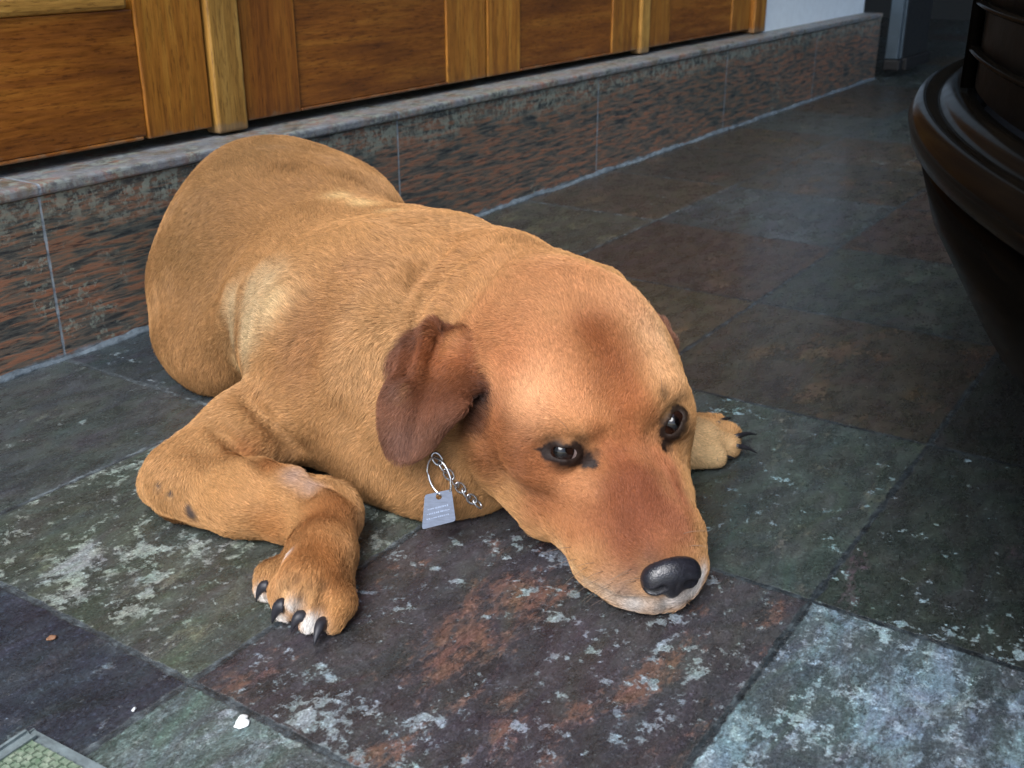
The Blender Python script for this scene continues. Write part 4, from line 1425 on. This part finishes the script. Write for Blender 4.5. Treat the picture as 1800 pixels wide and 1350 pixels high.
M['nose'] = nt.fin(nt.mix(1.0, lin(30, 30, 36), nt.ramp(nt.noise(nt.pos(), 300, 4), [(0.3, 0.7), (0.7, 1.4)]), 'MULTIPLY'), 0.27, nt.bump(nt.math('MINIMUM', vo.outputs['Distance'], 0.25), 0.45, 0.0008), spec=0.6)
me = quads_to_mesh('nose', PN - np.array(HEAD_LOC), QN)
o = bpy.data.objects.new('nose', me)
COL.objects.link(o); me.materials.append(M['nose']); me.shade_smooth(); o.parent = dog

# ------------------------------------------------------------------ claws
M['claw'] = mat_simple('dark_claw', lin(36, 36, 42), 0.5, 0, 0.35, 300, 0.15, 0.0003)
M['claw_pale'] = mat_simple('pale_claw', lin(140, 136, 132), 0.3, 0, 0.3, 300, 0.15, 0.0003)


def claw(p0, p1, rad, sag=0.002, mat='claw'):
    pts, rs = [], []
    for k in range(9):
        t_ = k / 8
        p = p0 * (1 - t_) + p1 * t_ + np.array([0, 0, 4 * sag * t_ * (1 - t_)])
        pts.append(Vector(p - np.array(HEAD_LOC)))
        rs.append(rad * (1 - t_ ** 1.7) * (0.95 + 0.05) + 0.0003)
    bm = bmesh.new()
    tube(bm, pts, rs, 14)
    o = bm_obj('claw', bm, M[mat], None, True)
    o.parent = dog


def surf(px, py, push=0.0):
    h_ = hit(px, py)
    return h_ - view_dir(h_) * push


for a_, b_, r_, z1, mt in (((468, 1034), (450, 1058), .0044, .0030, 'claw'), ((494, 1066), (478, 1096), .0052, .0030, 'claw'),
                           ((530, 1082), (512, 1112), .0048, .0030, 'claw'), ((566, 1096), (552, 1136), .0046, .0022, 'claw')):
    claw(surf(*a_, 0.0010), at_z(*b_, z1), r_, 0.0045, mt)
for a_, b_, r_, z1 in (((1262, 742), (1287, 735), .0023, .006), ((1296, 765), (1330, 764), .0023, .004), ((1295, 780), (1331, 797), .0023, .003), ((1262, 808), (1292, 806), .0023, .003)):
    claw(surf(*a_, 0.002), at_z(*b_, z1), r_, 0.002)

# whiskers
M['whisker'] = mat_simple('whisker', lin(120, 100, 84), 0.4)
wl = [(1040 + 14 * k % 75 + 3 * k, 990 + (k * 17) % 60, 0, 0) for k in range(10)]
wl = [(a, b, a - 38 - (k * 7) % 20, b + 12 + (k * 11) % 24) for k, (a, b, _, _) in enumerate(wl)]
for px, py, qx, qy in tuple(wl) + ((1010, 985, 965, 1000), (1030, 1000, 990, 1030), (1000, 965, 950, 975), (1050, 1020, 1005, 1050), (1215, 960, 1250, 965), (1205, 940, 1248, 935), (1000, 760, 975, 735), (1168, 690, 1160, 655)):
    p = surf(px, py)
    q = at(qx, qy, (p - CAM) @ FW - 0.006)
    if q[2] < 0.003: q[2] = 0.003
    pts = [Vector(p * (1 - t_) + q * t_ + np.array([0, 0, 0.006 * t_ * (1 - t_)]) - np.array(HEAD_LOC)) for t_ in np.linspace(0, 1, 7)]
    bmw = bmesh.new()
    tube(bmw, pts, [0.00022 * (1 - 0.8 * t_) for t_ in np.linspace(0, 1, 7)], 5)
    o = bm_obj('whisker', bmw, M['whisker'], None, True)
    o.parent = dog

# ------------------------------------------------------------------ chain collar with ring and tag
M['steel'] = mat_simple('chain_steel', lin(205, 207, 210), 0.25, 0.9, 0.1, 200, 0.05)
col_e = empty('chain_collar', Vector(hit(790, 830)), 'steel chain collar with a split ring and engraved tag round the dog\'s neck', 'collar')
CL = np.array(col_e.location)
path_px = [(766, 803), (772, 812), (778, 820), (785, 829), (796, 843), (812, 860), (830, 878), (846, 890)]
cp = []
for px, py in path_px:
    h_ = hit(px, py, 4)
    cp.append(h_ + view_dir(h_) * 0.0035)
cp = np.array(cp)
dd = (cp - CAM) @ FW
dd = np.convolve(np.r_[dd[0], dd, dd[-1]], [0.25, 0.5, 0.25], 'valid')
cp = np.array([at(x, y, d) for (x, y), d in zip(path_px, dd)])
seg = np.r_[0, np.cumsum(np.linalg.norm(np.diff(cp, axis=0), axis=1))]


def along(s):
    return np.array([np.interp(s, seg, cp[:, a]) for a in range(3)])


def link_obj(name, c, t, n, la, lb, wire, parent, base):
    t = t / np.linalg.norm(t)
    n = n - t * (n @ t); n /= np.linalg.norm(n)
    pts = []
    for k in range(28):
        a = 2 * math.pi * k / 28
        pts.append(c + t * la * math.cos(a) + n * lb * math.sin(a) - base)
    bm = bmesh.new()
    tube(bm, pts, wire, 10, True)
    o = bm_obj(name, bm, M['steel'], None, True)
    o.parent = parent
    return o


s_, k_ = 0.002, 0
while s_ < seg[-1]:
    c_ = along(s_)
    t_ = along(min(s_ + 0.002, seg[-1])) - along(max(s_ - 0.002, 0))
    side = np.cross(t_, view_dir(c_))
    side /= np.linalg.norm(side)
    n_ = side if k_ % 2 == 0 else view_dir(c_) * 0.8 + side * 0.45
    link_obj('chain_link', c_, t_, n_, 0.0054, 0.0034, 0.00085, col_e, CL)
    s_ += 0.0078; k_ += 1
rc = at(772, 838, (along(0.02) - CAM) @ FW - 0.010)
rD = (rc - CAM) @ FW
ro = link_obj('split_ring', rc, at(783, 871, rD) - at(760, 806, rD), at(793, 832, rD) - at(757, 842, rD) - FW * 0.010, 0.0155, 0.0098, 0.0010, col_e, CL)
ro.name = 'split_ring'
# tag: trapezoid plate with a hole
tD = rD - 0.001
tc = [at(747, 870, tD), at(794, 860, tD - .001), at(802, 916, tD - 0.003), at(742, 931, tD - 0.004)]
hc_ = at(772, 873, tD - .0003)
nrm_ = np.cross(tc[1] - tc[0], tc[3] - tc[0]); nrm_ /= np.linalg.norm(nrm_)
if nrm_ @ view_dir(tc[0]) < 0: nrm_ = -nrm_
ex = tc[1] - tc[0]; ex /= np.linalg.norm(ex)
ey = np.cross(nrm_, ex)
out = []
for i in range(4):                          # rounded corners
    a, b, c = tc[i - 1], tc[i], tc[(i + 1) % 4]
    for w_ in np.linspace(0, 1, 5):
        p_, q_ = b + (a - b) * 0.09 * (1 - w_), b + (c - b) * 0.09 * w_
        out.append(p_ * 0.5 + q_ * 0.5 if 0 < w_ < 1 else (p_ if w_ == 0 else q_))
out = [p - nrm_ * ((p - tc[0]) @ nrm_) for p in out]
hc_ = hc_ - nrm_ * ((hc_ - tc[0]) @ nrm_)
bm = bmesh.new()
ov = [bm.verts.new(Vector(p - CL)) for p in out]
hv = [bm.verts.new(Vector(hc_ + 0.0024 * (math.cos(a) * ex + math.sin(a) * ey) - CL)) for a in np.linspace(0, 2 * math.pi, 20, endpoint=False)]
for ring in (ov, hv):
    for i in range(len(ring)): bm.edges.new((ring[i], ring[(i + 1) % len(ring)]))
bmesh.ops.triangle_fill(bm, use_beauty=True, use_dissolve=False, edges=bm.edges[:])
for f_ in [f_ for f_ in bm.faces if (f_.calc_center_median() - Vector(hc_ - CL)).length < 0.0018]: bm.faces.remove(f_)
r_ = bmesh.ops.extrude_face_region(bm, geom=bm.faces[:])
for v in [g_ for g_ in r_['geom'] if isinstance(g_, bmesh.types.BMVert)]: v.co += Vector(nrm_ * 0.0011)
tg_ = NT('tag_steel')
tn = tg_.noise(tg_.mapping(tg_.pos(), scale=(1, 1, 6)), 160, 5, 0.7)
M['tag'] = tg_.fin(tg_.ramp(tn, [(0.3, lin(58, 66, 80)), (0.7, lin(80, 90, 108))]), 0.5, tg_.bump(tn, 0.1, 0.0003), 0.35)
tag = bm_obj('name_tag', bm, M['tag'], None)
tag.parent = col_e
# worn, unreadable engraving: three rows of tiny strokes
bm = bmesh.new()
re_ = random.Random(3)
flat = [p - nrm_ * ((p - tc[0]) @ nrm_) for p in tc]
for v_r in (0.46, 0.60, 0.74):
    a_ = flat[0] * (1 - v_r) + flat[3] * v_r
    b_ = flat[1] * (1 - v_r) + flat[2] * v_r
    rx = (b_ - a_) / np.linalg.norm(b_ - a_)
    ry = np.cross(nrm_, rx)
    W_ = np.linalg.norm(b_ - a_)
    x_ = W_ * re_.uniform(0.14, 0.22)
    while x_ < W_ * 0.84:
        w_ = re_.uniform(0.0004, 0.0010)
        c_ = a_ + rx * x_ + nrm_ * 0.00118
        hgt = re_.uniform(0.0003, 0.0007)
        bm.faces.new([bm.verts.new(Vector(c_ + rx * a * w_ / 2 + ry * b * hgt - CL)) for a, b in ((-1, -1), (1, -1), (1, 1), (-1, 1))])
        x_ += w_ + re_.uniform(0.0003, 0.0010)
o = bm_obj('engraving', bm, mat_simple('engraved_steel', lin(128, 142, 166), 0.6, 0.2))
o.parent = tag
